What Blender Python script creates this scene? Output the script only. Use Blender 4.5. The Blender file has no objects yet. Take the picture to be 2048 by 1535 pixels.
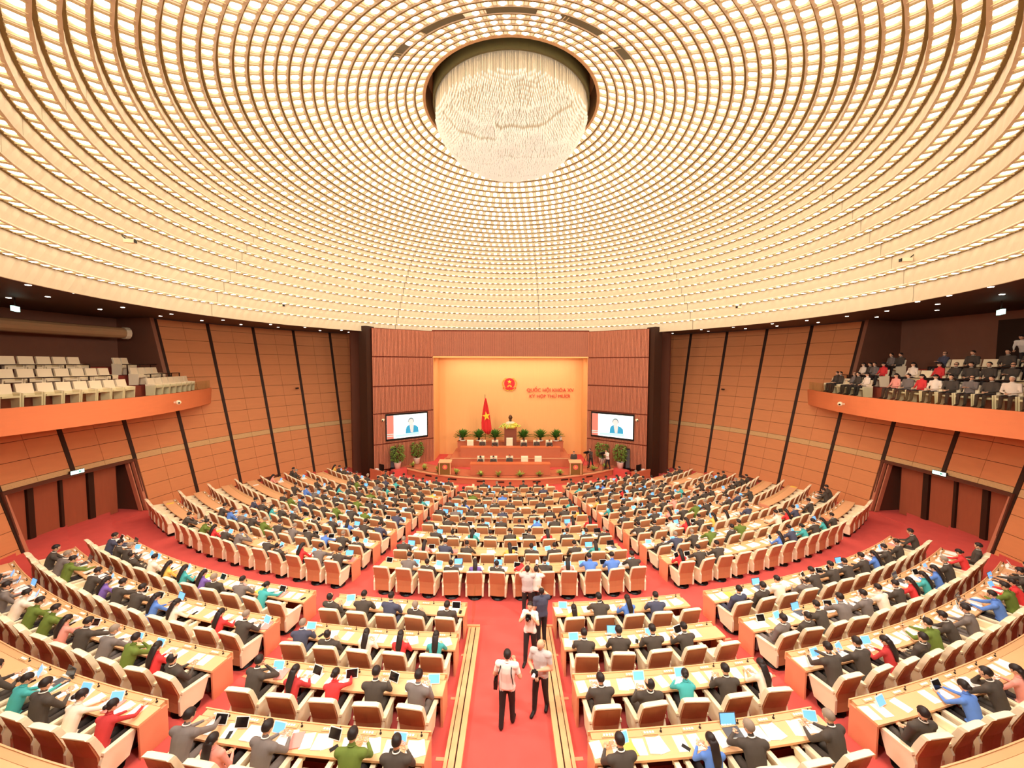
import bpy, math, random
import numpy as np
from mathutils import Matrix, Vector
SC = bpy.context.scene
COL = SC.collection
rnd = random.Random(7)
sin, cos, pi, rad = math.sin, math.cos, math.pi, math.radians
HC = 18.5      # y of the hall axis (dome, walls)
CS = 43.8      # y of the point the desk rows curve around

# ------------------------------------------------------------------ camera, world, exposure
cam_d = bpy.data.cameras.new('camera'); cam_d.sensor_width = 36; cam_d.lens = 36*740/2048
cam_d.clip_start = .05; cam_d.clip_end = 300
cam = bpy.data.objects.new('camera', cam_d); COL.objects.link(cam)
YW, PT, RL = -.004, .055, .0028
cam.matrix_world = (Matrix.Translation((0, 0, 8.45)) @ Matrix.Rotation(YW, 4, 'Z') @
                    Matrix.Rotation(pi/2 - PT, 4, 'X') @ Matrix.Rotation(RL, 4, 'Z'))
SC.camera = cam
SC.view_settings.view_transform = 'Standard'
SC.view_settings.look = 'None'
SC.view_settings.gamma = 1
SC.view_settings.use_curve_mapping = False
SC.view_settings.exposure = 0.32
W = bpy.data.worlds.new('world'); SC.world = W; W.use_nodes = True
W.node_tree.nodes['Background'].inputs[0].default_value = (1, .86, .7, 1)
W.node_tree.nodes['Background'].inputs[1].default_value = .1
SC.cycles.use_adaptive_sampling = True; SC.cycles.adaptive_threshold = .06; SC.cycles.adaptive_min_samples = 16
SC.cycles.max_bounces = 5; SC.cycles.diffuse_bounces = 4; SC.cycles.glossy_bounces = 2
SC.cycles.transmission_bounces = 3; SC.cycles.transparent_max_bounces = 10
SC.cycles.caustics_reflective = False; SC.cycles.caustics_refractive = False
SC.cycles.sample_clamp_indirect = 6
LAMP = 4.5     # strength of the dome's coffer lamps
# added fill lights: soft areas under the rear ceiling, a strip brightening the recess
def area(loc, to, power, sx, sy=None, col=(1, .95, .88), spread=180):
    L = bpy.data.lights.new('added_fill', 'AREA'); L.energy = power; L.shape = 'RECTANGLE'; L.size = sx; L.size_y = sy or sx; L.color = col; L.spread = rad(spread)
    o = bpy.data.objects.new('added_fill', L); COL.objects.link(o); o.location = loc
    o.rotation_euler = (Vector(to)-Vector(loc)).to_track_quat('-Z', 'Y').to_euler(); return o
for a in (-60, -30, 0, 30, 60):
    area((15*sin(rad(a)), HC-15*cos(rad(a)), 10.9), (6*sin(rad(a))*0, 24, -1), 640, 1.6)  # unseen fill, added for surfaces that face the camera
area((0, 34.9, 8.9), (0, 36.4, 3), 170, 12.5, .4)  # added strip light that brightens the gold curtain

# ------------------------------------------------------------------ materials
def lin(c):
    return tuple(((x/255)/12.92 if x <= 10 else (((x/255)+.055)/1.055)**2.4) for x in c)
MATS = {}
def mat(name, rgb, rough=.6, emit=0, spec=.3, noise=0, nscale=8, bump=0, metal=0, stretch=None, alpha=1, erGB=None):
    if name in MATS: return MATS[name]
    m = bpy.data.materials.new(name); m.use_nodes = True
    nt = m.node_tree; b = nt.nodes['Principled BSDF']
    c = lin(rgb)
    b.inputs['Base Color'].default_value = (*c, 1)
    b.inputs['Roughness'].default_value = rough
    b.inputs['Specular IOR Level'].default_value = spec
    b.inputs['Metallic'].default_value = metal
    if alpha < 1: b.inputs['Alpha'].default_value = alpha
    if emit:
        b.inputs['Emission Color'].default_value = (*lin(erGB or rgb), 1)
        b.inputs['Emission Strength'].default_value = emit
    if noise or bump:
        tc = nt.nodes.new('ShaderNodeTexCoord'); mp = nt.nodes.new('ShaderNodeMapping')
        nt.links.new(tc.outputs['Object'], mp.inputs[0])
        if stretch: mp.inputs['Scale'].default_value = stretch
        n = nt.nodes.new('ShaderNodeTexNoise'); n.inputs['Scale'].default_value = nscale; n.inputs['Detail'].default_value = 4
        nt.links.new(mp.outputs[0], n.inputs['Vector'])
        if noise:
            mx = nt.nodes.new('ShaderNodeMix'); mx.data_type = 'RGBA'
            mx.inputs[6].default_value = (*[x*(1-noise) for x in c], 1)
            mx.inputs[7].default_value = (*[min(1, x*(1+noise)) for x in c], 1)
            nt.links.new(n.outputs['Fac'], mx.inputs[0]); nt.links.new(mx.outputs[2], b.inputs['Base Color'])
        if bump:
            bp = nt.nodes.new('ShaderNodeBump'); bp.inputs['Strength'].default_value = bump; bp.inputs['Distance'].default_value = .02
            nt.links.new(n.outputs['Fac'], bp.inputs['Height']); nt.links.new(bp.outputs[0], b.inputs['Normal'])
    MATS[name] = m; return m
M_CARPET = mat('red_carpet', (214, 90, 82), .95, noise=.10, nscale=2.2, spec=.05)
M_NOSE = mat('step_nosing', (240, 150, 110), .6)
M_WALL = mat('wall_veneer', (212, 136, 86), .5, noise=.07, nscale=1.4, stretch=(1, 1, 5))
M_DOOR = mat('door_veneer', (160, 86, 58), .45, noise=.1, nscale=2, stretch=(4, 4, .6))
M_WALLB = mat('wall_backing', (96, 52, 34), .8)
M_STRIP = mat('dark_strip', (52, 28, 16), .5)
M_BAND = mat('ornament_band', (206, 164, 112), .6, noise=.25, nscale=30)
M_SLATW = mat('slat_wood', (188, 116, 86), .5, noise=.10, nscale=3)
M_SLATB = mat('slat_gap', (110, 44, 26), .8)
M_GOLD = mat('gold_curtain', (244, 186, 118), .85, noise=.04, nscale=1.5, stretch=(6, 1, .3))
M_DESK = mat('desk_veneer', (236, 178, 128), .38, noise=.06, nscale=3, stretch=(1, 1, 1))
M_DESKE = mat('desk_veneer_end_lit', (228, 152, 114), .45, noise=.05, nscale=3)  # same wood as the tops; light on the ends is in the colour
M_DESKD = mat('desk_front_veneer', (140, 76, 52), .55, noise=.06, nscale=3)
M_LEDGE = mat('desk_ledge', (216, 168, 118), .45)
M_CREAM = mat('cream_leather', (250, 230, 194), .5, noise=.02, nscale=5)
M_BROWN = mat('brown_chair_shell', (196, 132, 88), .42, noise=.05, nscale=3)
M_BLACK = mat('black_plastic', (22, 18, 16), .4)
M_DARK = mat('dark_metal', (58, 44, 36), .4, metal=.3)
M_WHITE = mat('white_paper', (252, 248, 240), .7)
M_PINKP = mat('pink_folder', (238, 150, 140), .7)
M_YELP = mat('yellow_folder', (245, 205, 90), .7)
M_GREYD = mat('grey_device', (90, 88, 90), .4)
M_SCRB = mat('blue_lit_screen', (110, 175, 235), .3, emit=.75)
M_SCRD = mat('dark_screen', (26, 22, 22), .15, spec=.6)
M_FASC = mat('dome_panel', (214, 200, 168), .6, noise=.03, nscale=1.5)
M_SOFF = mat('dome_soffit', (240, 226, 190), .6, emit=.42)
M_RIB = mat('dome_rib', (214, 196, 152), .6)
M_BARSHADE = mat('ring_bar_shade', (126, 104, 58), .7)  # underside of the ring blades, with their shaded gap in the brown
M_LAMP = mat('coffer_lamp', (255, 244, 226), .5, emit=LAMP)
M_SOFB = mat('soffit_brown', (84, 58, 44), .6, noise=.1, nscale=4)
M_DLIGHT = mat('downlight_glow', (255, 240, 215), .5, emit=14)
M_BALC = mat('balcony_veneer', (232, 132, 84), .45, noise=.06, nscale=1.2, stretch=(1, 1, 6))
M_EXIT = mat('exit_glow', (190, 240, 225), .4, emit=2.2)
M_EXITG = mat('exit_green', (40, 150, 110), .5, emit=.6)
M_OLIVE = mat('drum_olive', (92, 84, 50), .5)
M_SHAFT = mat('shaft_brown', (190, 148, 104), .6)
M_ROD = mat('crystal_rod', (218, 202, 168), .25, emit=.08, erGB=(255, 240, 218), spec=.8)
M_TIP = mat('crystal_tip', (226, 216, 198), .25, emit=.20, erGB=(255, 246, 232), spec=.8)
M_RED = mat('flag_red', (222, 50, 48), .7)
M_YEL = mat('star_yellow', (255, 214, 60), .6)
M_LETT = mat('letter_red', (226, 62, 48), .5)
M_LEAF = mat('palm_green', (78, 124, 40), .6, noise=.25, nscale=10)
M_LEAFL = mat('light_leaf', (176, 190, 92), .6, noise=.3, nscale=12)
M_POT = mat('white_pot', (246, 226, 206), .5)
M_FLOWER = mat('yellow_flowers', (244, 226, 92), .7, noise=.2, nscale=20)
M_BRONZE = mat('bronze', (96, 66, 44), .3, metal=.6)
M_PLASTER = mat('pale_bust', (226, 206, 176), .5)
M_PINKW = mat('lectern_wood', (206, 110, 66), .5)
M_SKIN = mat('skin', (232, 176, 140), .55)
M_HAIR = mat('black_hair', (44, 32, 28), .5)
M_HAIRG = mat('grey_hair', (150, 130, 112), .6)
M_SHOE = mat('black_shoe', (30, 24, 22), .4)
M_SHIRT = mat('white_shirt', (250, 240, 226), .8)
M_TROU = mat('dark_trousers', (52, 44, 42), .8)
M_ROOMW = mat('podium_wood', (200, 112, 78), .45, noise=.06, nscale=2, stretch=(1, 1, 5))
M_CLEAR = bpy.data.materials.new('clear_glass'); M_CLEAR.use_nodes = True
_nt = M_CLEAR.node_tree; _nt.nodes.clear()
_o = _nt.nodes.new('ShaderNodeOutputMaterial'); _m = _nt.nodes.new('ShaderNodeMixShader')
_t = _nt.nodes.new('ShaderNodeBsdfTransparent'); _g = _nt.nodes.new('ShaderNodeBsdfGlossy'); _f = None
_t.inputs[0].default_value = (.93, .96, .90, 1); _g.inputs['Roughness'].default_value = .03; _m.inputs[0].default_value = .05
_nt.links.new(_t.outputs[0], _m.inputs[1]); _nt.links.new(_g.outputs[0], _m.inputs[2]); _nt.links.new(_m.outputs[0], _o.inputs[0])
CLOTH = {}
def cloth(k):
    c = {'k': (80, 70, 62), 'a': (124, 112, 106), 'n': (78, 78, 96), 'g': (108, 124, 52), 'r': (224, 62, 62), 'm': (196, 60, 60),
         'b': (96, 134, 208), 't': (76, 172, 170), 'w': (246, 226, 206), 'p': (240, 158, 142), 'u': (130, 100, 176), 'y': (250, 196, 96),
         'G': (60, 96, 60)}[k]
    if k not in CLOTH: CLOTH[k] = mat('cloth_' + {'k': 'charcoal', 'a': 'grey', 'n': 'navy', 'g': 'olive', 'r': 'red', 'm': 'maroon', 'b': 'blue', 't': 'teal', 'w': 'cream', 'p': 'salmon', 'u': 'violet', 'y': 'yellow', 'G': 'green'}[k], c, .85, noise=.08, nscale=9)
    return CLOTH[k]
CNAME = {'k': 'charcoal suit', 'a': 'grey jacket', 'n': 'navy jacket', 'g': 'olive uniform', 'r': 'red top', 'm': 'maroon top', 'b': 'blue top', 't': 'teal top',
         'w': 'cream top', 'p': 'salmon top', 'u': 'violet top', 'y': 'yellow top'}

# ------------------------------------------------------------------ mesh helpers
class MB:
    def __init__(s): s.v = []; s.f = []; s.m = []; s.sm = []
    def add(s, vs, fs, m=0, smooth=False, T=None):
        o = len(s.v)
        if T is not None: vs = [tuple(T @ Vector(v)) for v in vs]
        s.v.extend(vs); s.f.extend([tuple(i+o for i in f) for f in fs]); s.m.extend([m]*len(fs)); s.sm.extend([smooth]*len(fs))
        return s
    def box(s, c, d, m=0, T=None, rz=0, taper=1):
        x, y, z = d[0]/2, d[1]/2, d[2]/2
        vs = []
        for k in (-1, 1):
            t = 1 if k < 0 else taper
            for i, j in ((-1, -1), (1, -1), (1, 1), (-1, 1)):
                a, b = i*x*t, j*y*t
                vs.append((c[0]+a*cos(rz)-b*sin(rz), c[1]+a*sin(rz)+b*cos(rz), c[2]+k*z))
        return s.add(vs, [(3, 2, 1, 0), (4, 5, 6, 7), (0, 1, 5, 4), (1, 2, 6, 5), (2, 3, 7, 6), (3, 0, 4, 7)], m, False, T)
    def prism(s, poly, ax, a0, a1, m=0, T=None):   # poly in the two other axes, extruded along ax
        n = len(poly); vs = []
        for a in (a0, a1):
            for p, q in poly:
                vs.append({'x': (a, p, q), 'y': (p, a, q), 'z': (p, q, a)}[ax])
        fs = [tuple(range(n))[::-1], tuple(range(n, 2*n))] + [(i, (i+1) % n, n+(i+1) % n, n+i) for i in range(n)]
        return s.add(vs, fs, m, False, T)
    def tube(s, pts, rs, n=8, m=0, cap=True, T=None, flat=None):
        P = [Vector(p) for p in pts]; vs = []
        up = Vector((0, 0, 1))
        for i, p in enumerate(P):
            d = (P[min(i+1, len(P)-1)] - P[max(i-1, 0)]).normalized()
            u = d.cross(up)
            if u.length < 1e-3: u = Vector((1, 0, 0))
            u.normalize(); w = u.cross(d)
            r = rs[i] if isinstance(rs, (list, tuple)) else rs
            fl = flat or 1
            for k in range(n):
                a = 2*pi*k/n; vs.append(tuple(p + u*cos(a)*r + w*sin(a)*r*fl))
        fs = [(i*n+k, i*n+(k+1) % n, (i+1)*n+(k+1) % n, (i+1)*n+k) for i in range(len(P)-1) for k in range(n)]
        if cap: fs += [tuple(range(n))[::-1], tuple(range((len(P)-1)*n, len(P)*n))]
        return s.add(vs, fs, m, True, T)
    def ell(s, c, r, nu=10, nv=6, m=0, T=None):
        vs = [(c[0], c[1], c[2]-r[2])]
        for j in range(1, nv):
            b = -pi/2 + pi*j/nv
            for i in range(nu):
                a = 2*pi*i/nu; vs.append((c[0]+r[0]*cos(b)*cos(a), c[1]+r[1]*cos(b)*sin(a), c[2]+r[2]*sin(b)))
        vs.append((c[0], c[1], c[2]+r[2])); L = len(vs)-1
        fs = [(0, 1+(i+1) % nu, 1+i) for i in range(nu)]
        for j in range(nv-2):
            for i in range(nu):
                a = 1+j*nu+i; b = 1+j*nu+(i+1) % nu; fs.append((a, b, b+nu, a+nu))
        fs += [(L, 1+(nv-2)*nu+i, 1+(nv-2)*nu+(i+1) % nu) for i in range(nu)]
        return s.add(vs, fs, m, True, T)
    def lathe(s, prof, n=16, m=0, c=(0, 0, 0), T=None, smooth=True):
        vs = [(c[0]+r*cos(2*pi*k/n), c[1]+r*sin(2*pi*k/n), c[2]+z) for r, z in prof for k in range(n)]
        fs = [(i*n+k, i*n+(k+1) % n, (i+1)*n+(k+1) % n, (i+1)*n+k) for i in range(len(prof)-1) for k in range(n)]
        fs += [tuple(range(n))[::-1], tuple(range((len(prof)-1)*n, len(prof)*n))]
        return s.add(vs, fs, m, smooth, T)
    def arc(s, poly, a0, a1, n, cy=CS, sgn=-1, m=0):
        """closed (r,z) polygon swept from a0 to a1 degrees about (0,cy); sgn -1: angle from -y (desk rows), +1: azimuth from +y (hall)"""
        k = len(poly); vs = []
        for i in range(n+1):
            a = rad(a0+(a1-a0)*i/n)
            for r, z in poly: vs.append((r*sin(a), cy+sgn*r*cos(a), z))
        fs = [(i*k+j, i*k+(j+1) % k, (i+1)*k+(j+1) % k, (i+1)*k+j) for i in range(n) for j in range(k)]
        fs += [tuple(range(k)), tuple(range(n*k, (n+1)*k))[::-1]]
        return s.add(vs, fs, m)
    def mesh(s, name, mats, org=None):
        me = bpy.data.meshes.new(name)
        v = s.v if org is None else [(a-org[0], b-org[1], c-org[2]) for a, b, c in s.v]
        me.from_pydata(v, [], s.f)
        for q in (mats if isinstance(mats, (list, tuple)) else [mats]): me.materials.append(q)
        if len(me.polygons) == len(s.m):
            me.polygons.foreach_set('material_index', s.m); me.polygons.foreach_set('use_smooth', s.sm)
        fix_normals(me)
        return me
import bmesh
def fix_normals(me):
    b = bmesh.new(); b.from_mesh(me); bmesh.ops.recalc_face_normals(b, faces=b.faces); b.to_mesh(me); b.free()
def ob(name, me, parent=None, loc=None, rz=0, mx=None):
    o = bpy.data.objects.new(name, me); COL.objects.link(o)
    if parent is not None: o.parent = parent
    if mx is not None: o.matrix_local = mx
    else:
        if loc is not None: o.location = loc
        if rz: o.rotation_euler = (0, 0, rz)
    return o
def tag(o, label=None, cat=None, group=None, kind=None):
    if label: o['label'] = label
    if cat: o['category'] = cat
    if group: o['group'] = group
    if kind: o['kind'] = kind
    return o
def thing(name, label, cat, loc=(0, 0, 0), rz=0, group=None):
    return tag(ob(name, None, None, loc, rz), label, cat, group)
def fl(r): return -.08*(31-r)
def polar(r, a):   # desk row polar -> world xy, a in degrees
    return r*sin(rad(a)), CS - r*cos(rad(a))
def hpol(r, a): return r*sin(rad(a)), HC + r*cos(rad(a))
def ray(u, v):
    x = (u-1024)/740; y = -(v-767.5)/740
    x, y = x*cos(RL)-y*sin(RL), x*sin(RL)+y*cos(RL)
    d = (x, cos(PT)+y*sin(PT), -sin(PT)+y*cos(PT)); c, s = cos(YW), sin(YW)
    return Vector((c*d[0]-s*d[1], s*d[0]+c*d[1], d[2]))
def on_y(u, v, y):
    d = ray(u, v); return Vector((0, 0, 8.45)) + d*(y/d[1])
def pix(p):
    x, y, z = p[0], p[1], p[2]-8.45
    c, s = cos(-YW), sin(-YW); X = c*x-s*y; Y = s*x+c*y
    d = Y*cos(PT)-z*sin(PT); u = z*cos(PT)+Y*sin(PT)
    if d <= .05: return (-9e3, -9e3)
    a, b = X/d, u/d; c, s = cos(-RL), sin(-RL)
    return 1024+740*(c*a-s*b), 767.5-740*(s*a+c*b)
def inframe(p, mg=30):
    u, v = pix(p); return -mg < u < 2048+mg and -mg < v < 1535+mg
ORD = 'zeroth first second third fourth fifth sixth seventh eighth ninth tenth eleventh twelfth thirteenth fourteenth fifteenth'.split()

# ------------------------------------------------------------------ floor
NR = [30.45-1.455*k for k in range(9)]            # near edges of the front desks
RR = [33.15+1.47*k for k in range(5)]             # near edges of the rear desks
def level(r):
    for q in NR:
        if q-.78 < r <= q+.68: return fl(q)
    for q in RR:
        if q-.75 < r <= q+.72: return fl(q)
    if 31.1 < r <= 32.4: return fl(30.45)
    return fl(r)
b = MB()
for k, q in enumerate(NR):
    hi = q+.68 if k else 32.4
    b.arc([(q-.775, fl(q)-.6), (q-.775, fl(q)), (hi, fl(q)), (hi, fl(q)-.6)], -75, 75, 60)
b.arc([(13.0, -1.9), (13.0, -1.3), (NR[8]-.775, fl(NR[8])-.1), (NR[8]-.775, -1.9)], -89, 89, 60)
floor = tag(ob('floor', b.mesh('floor', M_CARPET)), kind='structure')
b = MB()
for s in (-1, 1):
    for k, q in enumerate(RR):
        hi = q+.72 if k < 4 else 62
        b.arc([(q-.75, fl(q)-.7), (q-.75, fl(q)), (hi, fl(q)), (hi, fl(q)-.7)], s*1.9, s*80, 40)
ob('carpet_terrace', b.mesh('carpet_terrace', M_CARPET), floor)
b = MB()
b.add([(-1.5, 11.45, -.1), (1.5, 11.45, -.1), (1.9, 1, -.1), (-1.9, 1, -.1), (-1.5, 11.45, .065), (1.5, 11.45, .065), (1.9, 1, .90), (-1.9, 1, .90)],
      [(0, 1, 2, 3), (4, 5, 6, 7), (0, 1, 5, 4), (1, 2, 6, 5), (2, 3, 7, 6), (3, 0, 4, 7)])
ob('carpet_ramp', b.mesh('carpet_ramp', M_CARPET), floor)
# pale nosings of the rear steps, in the radial aisles
for s in (-1, 1):
    for k, q in enumerate(RR[1:], 1):
        b = MB(); b.arc([(q-.77, fl(q)-.03), (q-.77, fl(q)+.012), (q-.70, fl(q)+.012), (q-.70, fl(q)-.03)], s*9.9, s*11.2, 3)
        ob('step_nosing', b.mesh('step_nosing', M_NOSE), floor)
        b = MB(); b.arc([(q-.77, fl(q)-.03), (q-.77, fl(q)+.012), (q-.70, fl(q)+.012), (q-.70, fl(q)-.03)], s*1.95, s*2.3, 2)
        ob('step_nosing', b.mesh('step_nosing', M_NOSE), floor)
    b = MB(); b.arc([(32.38, fl(32.4)-.03), (32.38, fl(33.15)+.012), (32.45, fl(33.15)+.012), (32.45, 0)], s*9.9, s*11.2, 3)
    ob('step_nosing', b.mesh('step_nosing', M_NOSE), floor)

# ------------------------------------------------------------------ walls: a cone about (0, HC), leaning outwards
WR = lambda z: 21.08+.272*z
def cone_piece(b, z0, z1, a0, a1, inn, out, n=1, m=0):
    b.arc([(WR(z0)-inn, z0), (WR(z1)-inn, z1), (WR(z1)+out, z1), (WR(z0)+out, z0)], a0, a1, n, HC, 1, m)
ZR = [-1.5, -.3, .5, 1.3, 2.1, 2.85, 3.2, 4.05, 4.9, 5.75, 6.6, 7.45, 8.3, 9.15, 10.0, 10.85, 11.32]
ST = [38+7.5*k for k in range(20)]     # azimuths of the dark strips
PANEL = {}
for r in range(len(ZR)-1):
    b = MB(); g = .012
    cone_piece(b, ZR[r]+g, ZR[r+1]-g, -1.73, 1.73, .05, 0, 3)
    nm = 'ornament_band' if r == 5 else 'wall_panel'
    PANEL[r] = b.mesh(nm, M_BAND if r == 5 else M_WALL, org=(0, HC, 0))
def opening(a, z):     # a = |azimuth|; door and balcony recess
    return (83.3 < a < 97.8 and z < 2.8) or (76 < a < 112 and z > 6.7)
for s, wd in ((-1, 'left'), (1, 'right')):
    b = MB()
    for k in range(-1, 19):
        A = ST[k] if k >= 0 else 30.5
        for r in range(len(ZR)-1):
            zc = (ZR[r]+ZR[r+1])/2
            for h in (0, 1):
                ac = A+1.9+3.75*h
                if opening(ac, zc): continue
                cone_piece(b, ZR[r], ZR[r+1], s*(A+3.75*h), s*(A+3.75*h+3.75), 0, .12, 1)
    w = tag(ob('wall_'+wd, b.mesh('wall_'+wd, M_WALLB, org=(0, HC, 0)), loc=(0, HC, 0)), kind='structure')
    for k, A in enumerate(ST[:12]):
        for r in range(len(ZR)-1):
            zc = (ZR[r]+ZR[r+1])/2
            for h in (0, 1):
                ac = A+2.0+3.5*h
                if opening(A+1.9+3.75*h, zc) or A+4 > 112: continue
                if r == 0 and A > 60: continue
                ob(PANEL[r].name, PANEL[r], w, rz=-s*rad(ac))
        # the dark strip
        if A < 82 or A > 97.9: z0 = -1.4 if A < 75 else -.1
        else: z0 = 2.85
        z1 = 11.32 if not 76 < A < 111 else 6.6
        b = MB(); cone_piece(b, z0, z1, s*(A-.25), s*(A+.25), .075, 0, 1)
        ob('dark_strip', b.mesh('dark_strip', M_STRIP, org=(0, HC, 0)), w)
    # rear half of the hall behind the camera
# door niches
for s, n in ((-1, 1), (1, 2)):
    b = MB(); R0 = WR(0)
    cx, cy = hpol(21.5, s*90.5)
    b.arc([(21.0, -.02), (23.0, -.02), (23.0, -.3), (21.0, -.3)], s*83.3, s*98, 6, HC, 1)
    b.arc([(22.9, -.1), (22.9, 3.0), (23.1, 3.0), (23.1, -.1)], s*83, s*98, 6, HC, 1, 1)
    b.arc([(21.7, 2.8), (23.0, 2.8), (23.0, 2.95), (21.7, 2.95)], s*83, s*98, 6, HC, 1, 1)
    for a in (83.2, 97.9): b.arc([(21.0, -.1), (21.7, 2.95), (23.0, 2.95), (23.0, -.1)], s*a, s*(a+.15), 1, HC, 1, 1)
    d = tag(ob('door_%d' % n, b.mesh('door_niche', [M_CARPET, M_WALLB], org=(cx, cy, 0)), loc=(cx, cy, 0)), kind='structure')
    def dp(nm, m, poly, a0, a1, nn=1):
        q = MB(); q.arc(poly, s*a0, s*a1, nn, HC, 1); return ob(nm, q.mesh(nm, m, org=(cx, cy, 0)), d)
    for a0, a1 in ((83.1, 83.45), (97.6, 97.95)):
        dp('door_frame', M_SLATW, [(WR(0)-.10, 0), (WR(2.9)-.10, 2.92), (WR(2.9)+.1, 2.92), (WR(0)+.1, 0)], a0, a1)
    dp('door_frame', M_SLATW, [(WR(2.8)-.10, 2.78), (WR(2.92)-.10, 2.92), (WR(2.9)+.15, 2.92), (WR(2.8)+.15, 2.78)], 83.1, 97.95, 6)
    for a0, a1 in ((83.65, 83.8), (97.25, 97.4)):
        dp('inner_frame', M_SLATW, [(WR(0)+.05, 0), (WR(2.7)+.05, 2.72), (WR(2.7)+.3, 2.72), (WR(0)+.3, 0)], a0, a1)
    for a0, a1 in ((84.6, 87.4), (88.2, 90.9), (91.3, 93.9), (94.6, 97.2)):
        q = dp('door_leaf', M_DOOR, [(22.3, 0), (22.3, 2.75), (22.42, 2.75), (22.42, 0)], a0, a1, 2)
    for a0, a1 in ((87.45, 88.1), (90.95, 91.25), (93.95, 94.55)):  # strips whose dark colour stands in for the shaded gaps between leaves
        dp('dark_gap', M_STRIP, [(22.2, 0), (22.2, 2.76), (22.45, 2.76), (22.45, 0)], a0, a1)
    hx, hy = hpol(WR(2.95)-.16, s*90.4)
    t = thing('exit_sign', 'glowing exit sign above the door in the %s wall' % ('left' if s < 0 else 'right'), 'exit sign', (hx, hy, 2.98), rad(-s*90.4))
    q = MB(); q.box((0, 0, 0), (.62, .08, .2)); ob('housing', q.mesh('housing', M_DARK), t)
    q = MB(); q.box((0, -.045, 0), (.58, .012, .17)); ob('lit_panel', q.mesh('lit_panel', M_EXIT), t)
    q = MB(); q.prism([(.06, -.05), (.06, .05), (.2, 0)], 'y', -.06, -.05); ob('arrow', q.mesh('arrow', M_EXITG), t)
# ------------------------------------------------------------------ ceiling: brown soffit ring and stepped luminous dome
RG = [(17.2, 11.12), (16.81, 11.82), (16.34, 12.45), (15.91, 13.02), (15.47, 13.57), (15.11, 14.09), (14.78, 14.59), (14.36, 14.99), (13.98, 15.4), (13.59, 15.79), (13.22, 16.16), (12.82, 16.45), (12.45, 16.74), (12.04, 16.99), (11.63, 17.24), (11.24, 17.47), (10.84, 17.71), (10.45, 17.92), (10.05, 18.12), (9.66, 18.31), (9.27, 18.47), (8.87, 18.62), (8.48, 18.78), (8.08, 18.92), (7.69, 19.06), (7.3, 19.17), (6.9, 19.33), (6.51, 19.49), (6.11, 19.62), (5.72, 19.75), (5.33, 19.90), (4.94, 20.03), (4.54, 20.16), (4.14, 20.3)]
RG = [(r, z+.30*(i/33)**3) for i, (r, z) in enumerate(RG)]
b = MB()
b.arc([(17.24, 11.36), (28.5, 11.36), (28.5, 11.5), (17.24, 11.5)], 0, 360, 120, HC, 1)
ceil = tag(ob('ceiling', b.mesh('ceiling', M_SOFB, org=(0, HC, 11.36)), loc=(0, HC, 11.36)), kind='structure')
CO = (0, HC, 11.36)
b = MB(); ribs = MB(); lampV = []
ME_LAMPS = {}
def lamp_mesh():
    q = MB(); vs = [(0, 0, -.045)]
    for j, (f, z) in enumerate(((.55, -.036), (1, 0))):
        for k in range(12): vs.append((.128*f*cos(2*pi*k/12), .135*f*sin(2*pi*k/12), z))
    fs = [(0, 1+(k+1) % 12, 1+k) for k in range(12)] + [(1+k, 1+(k+1) % 12, 13+(k+1) % 12, 13+k) for k in range(12)]
    q.add(vs, fs, 0, True); return q.mesh('coffer_lamp', M_LAMP)
ME_LAMP = lamp_mesh()
VENT = [(180, 8), (-156.5, 8), (156.5, 8), (-136.5, 4), (136.5, 4)]
def invent(i, a):
    if i not in (28,): return False
    return any(abs((a-c+180) % 360-180) < w for c, w in VENT)
lamps = []
NP = 8
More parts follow.
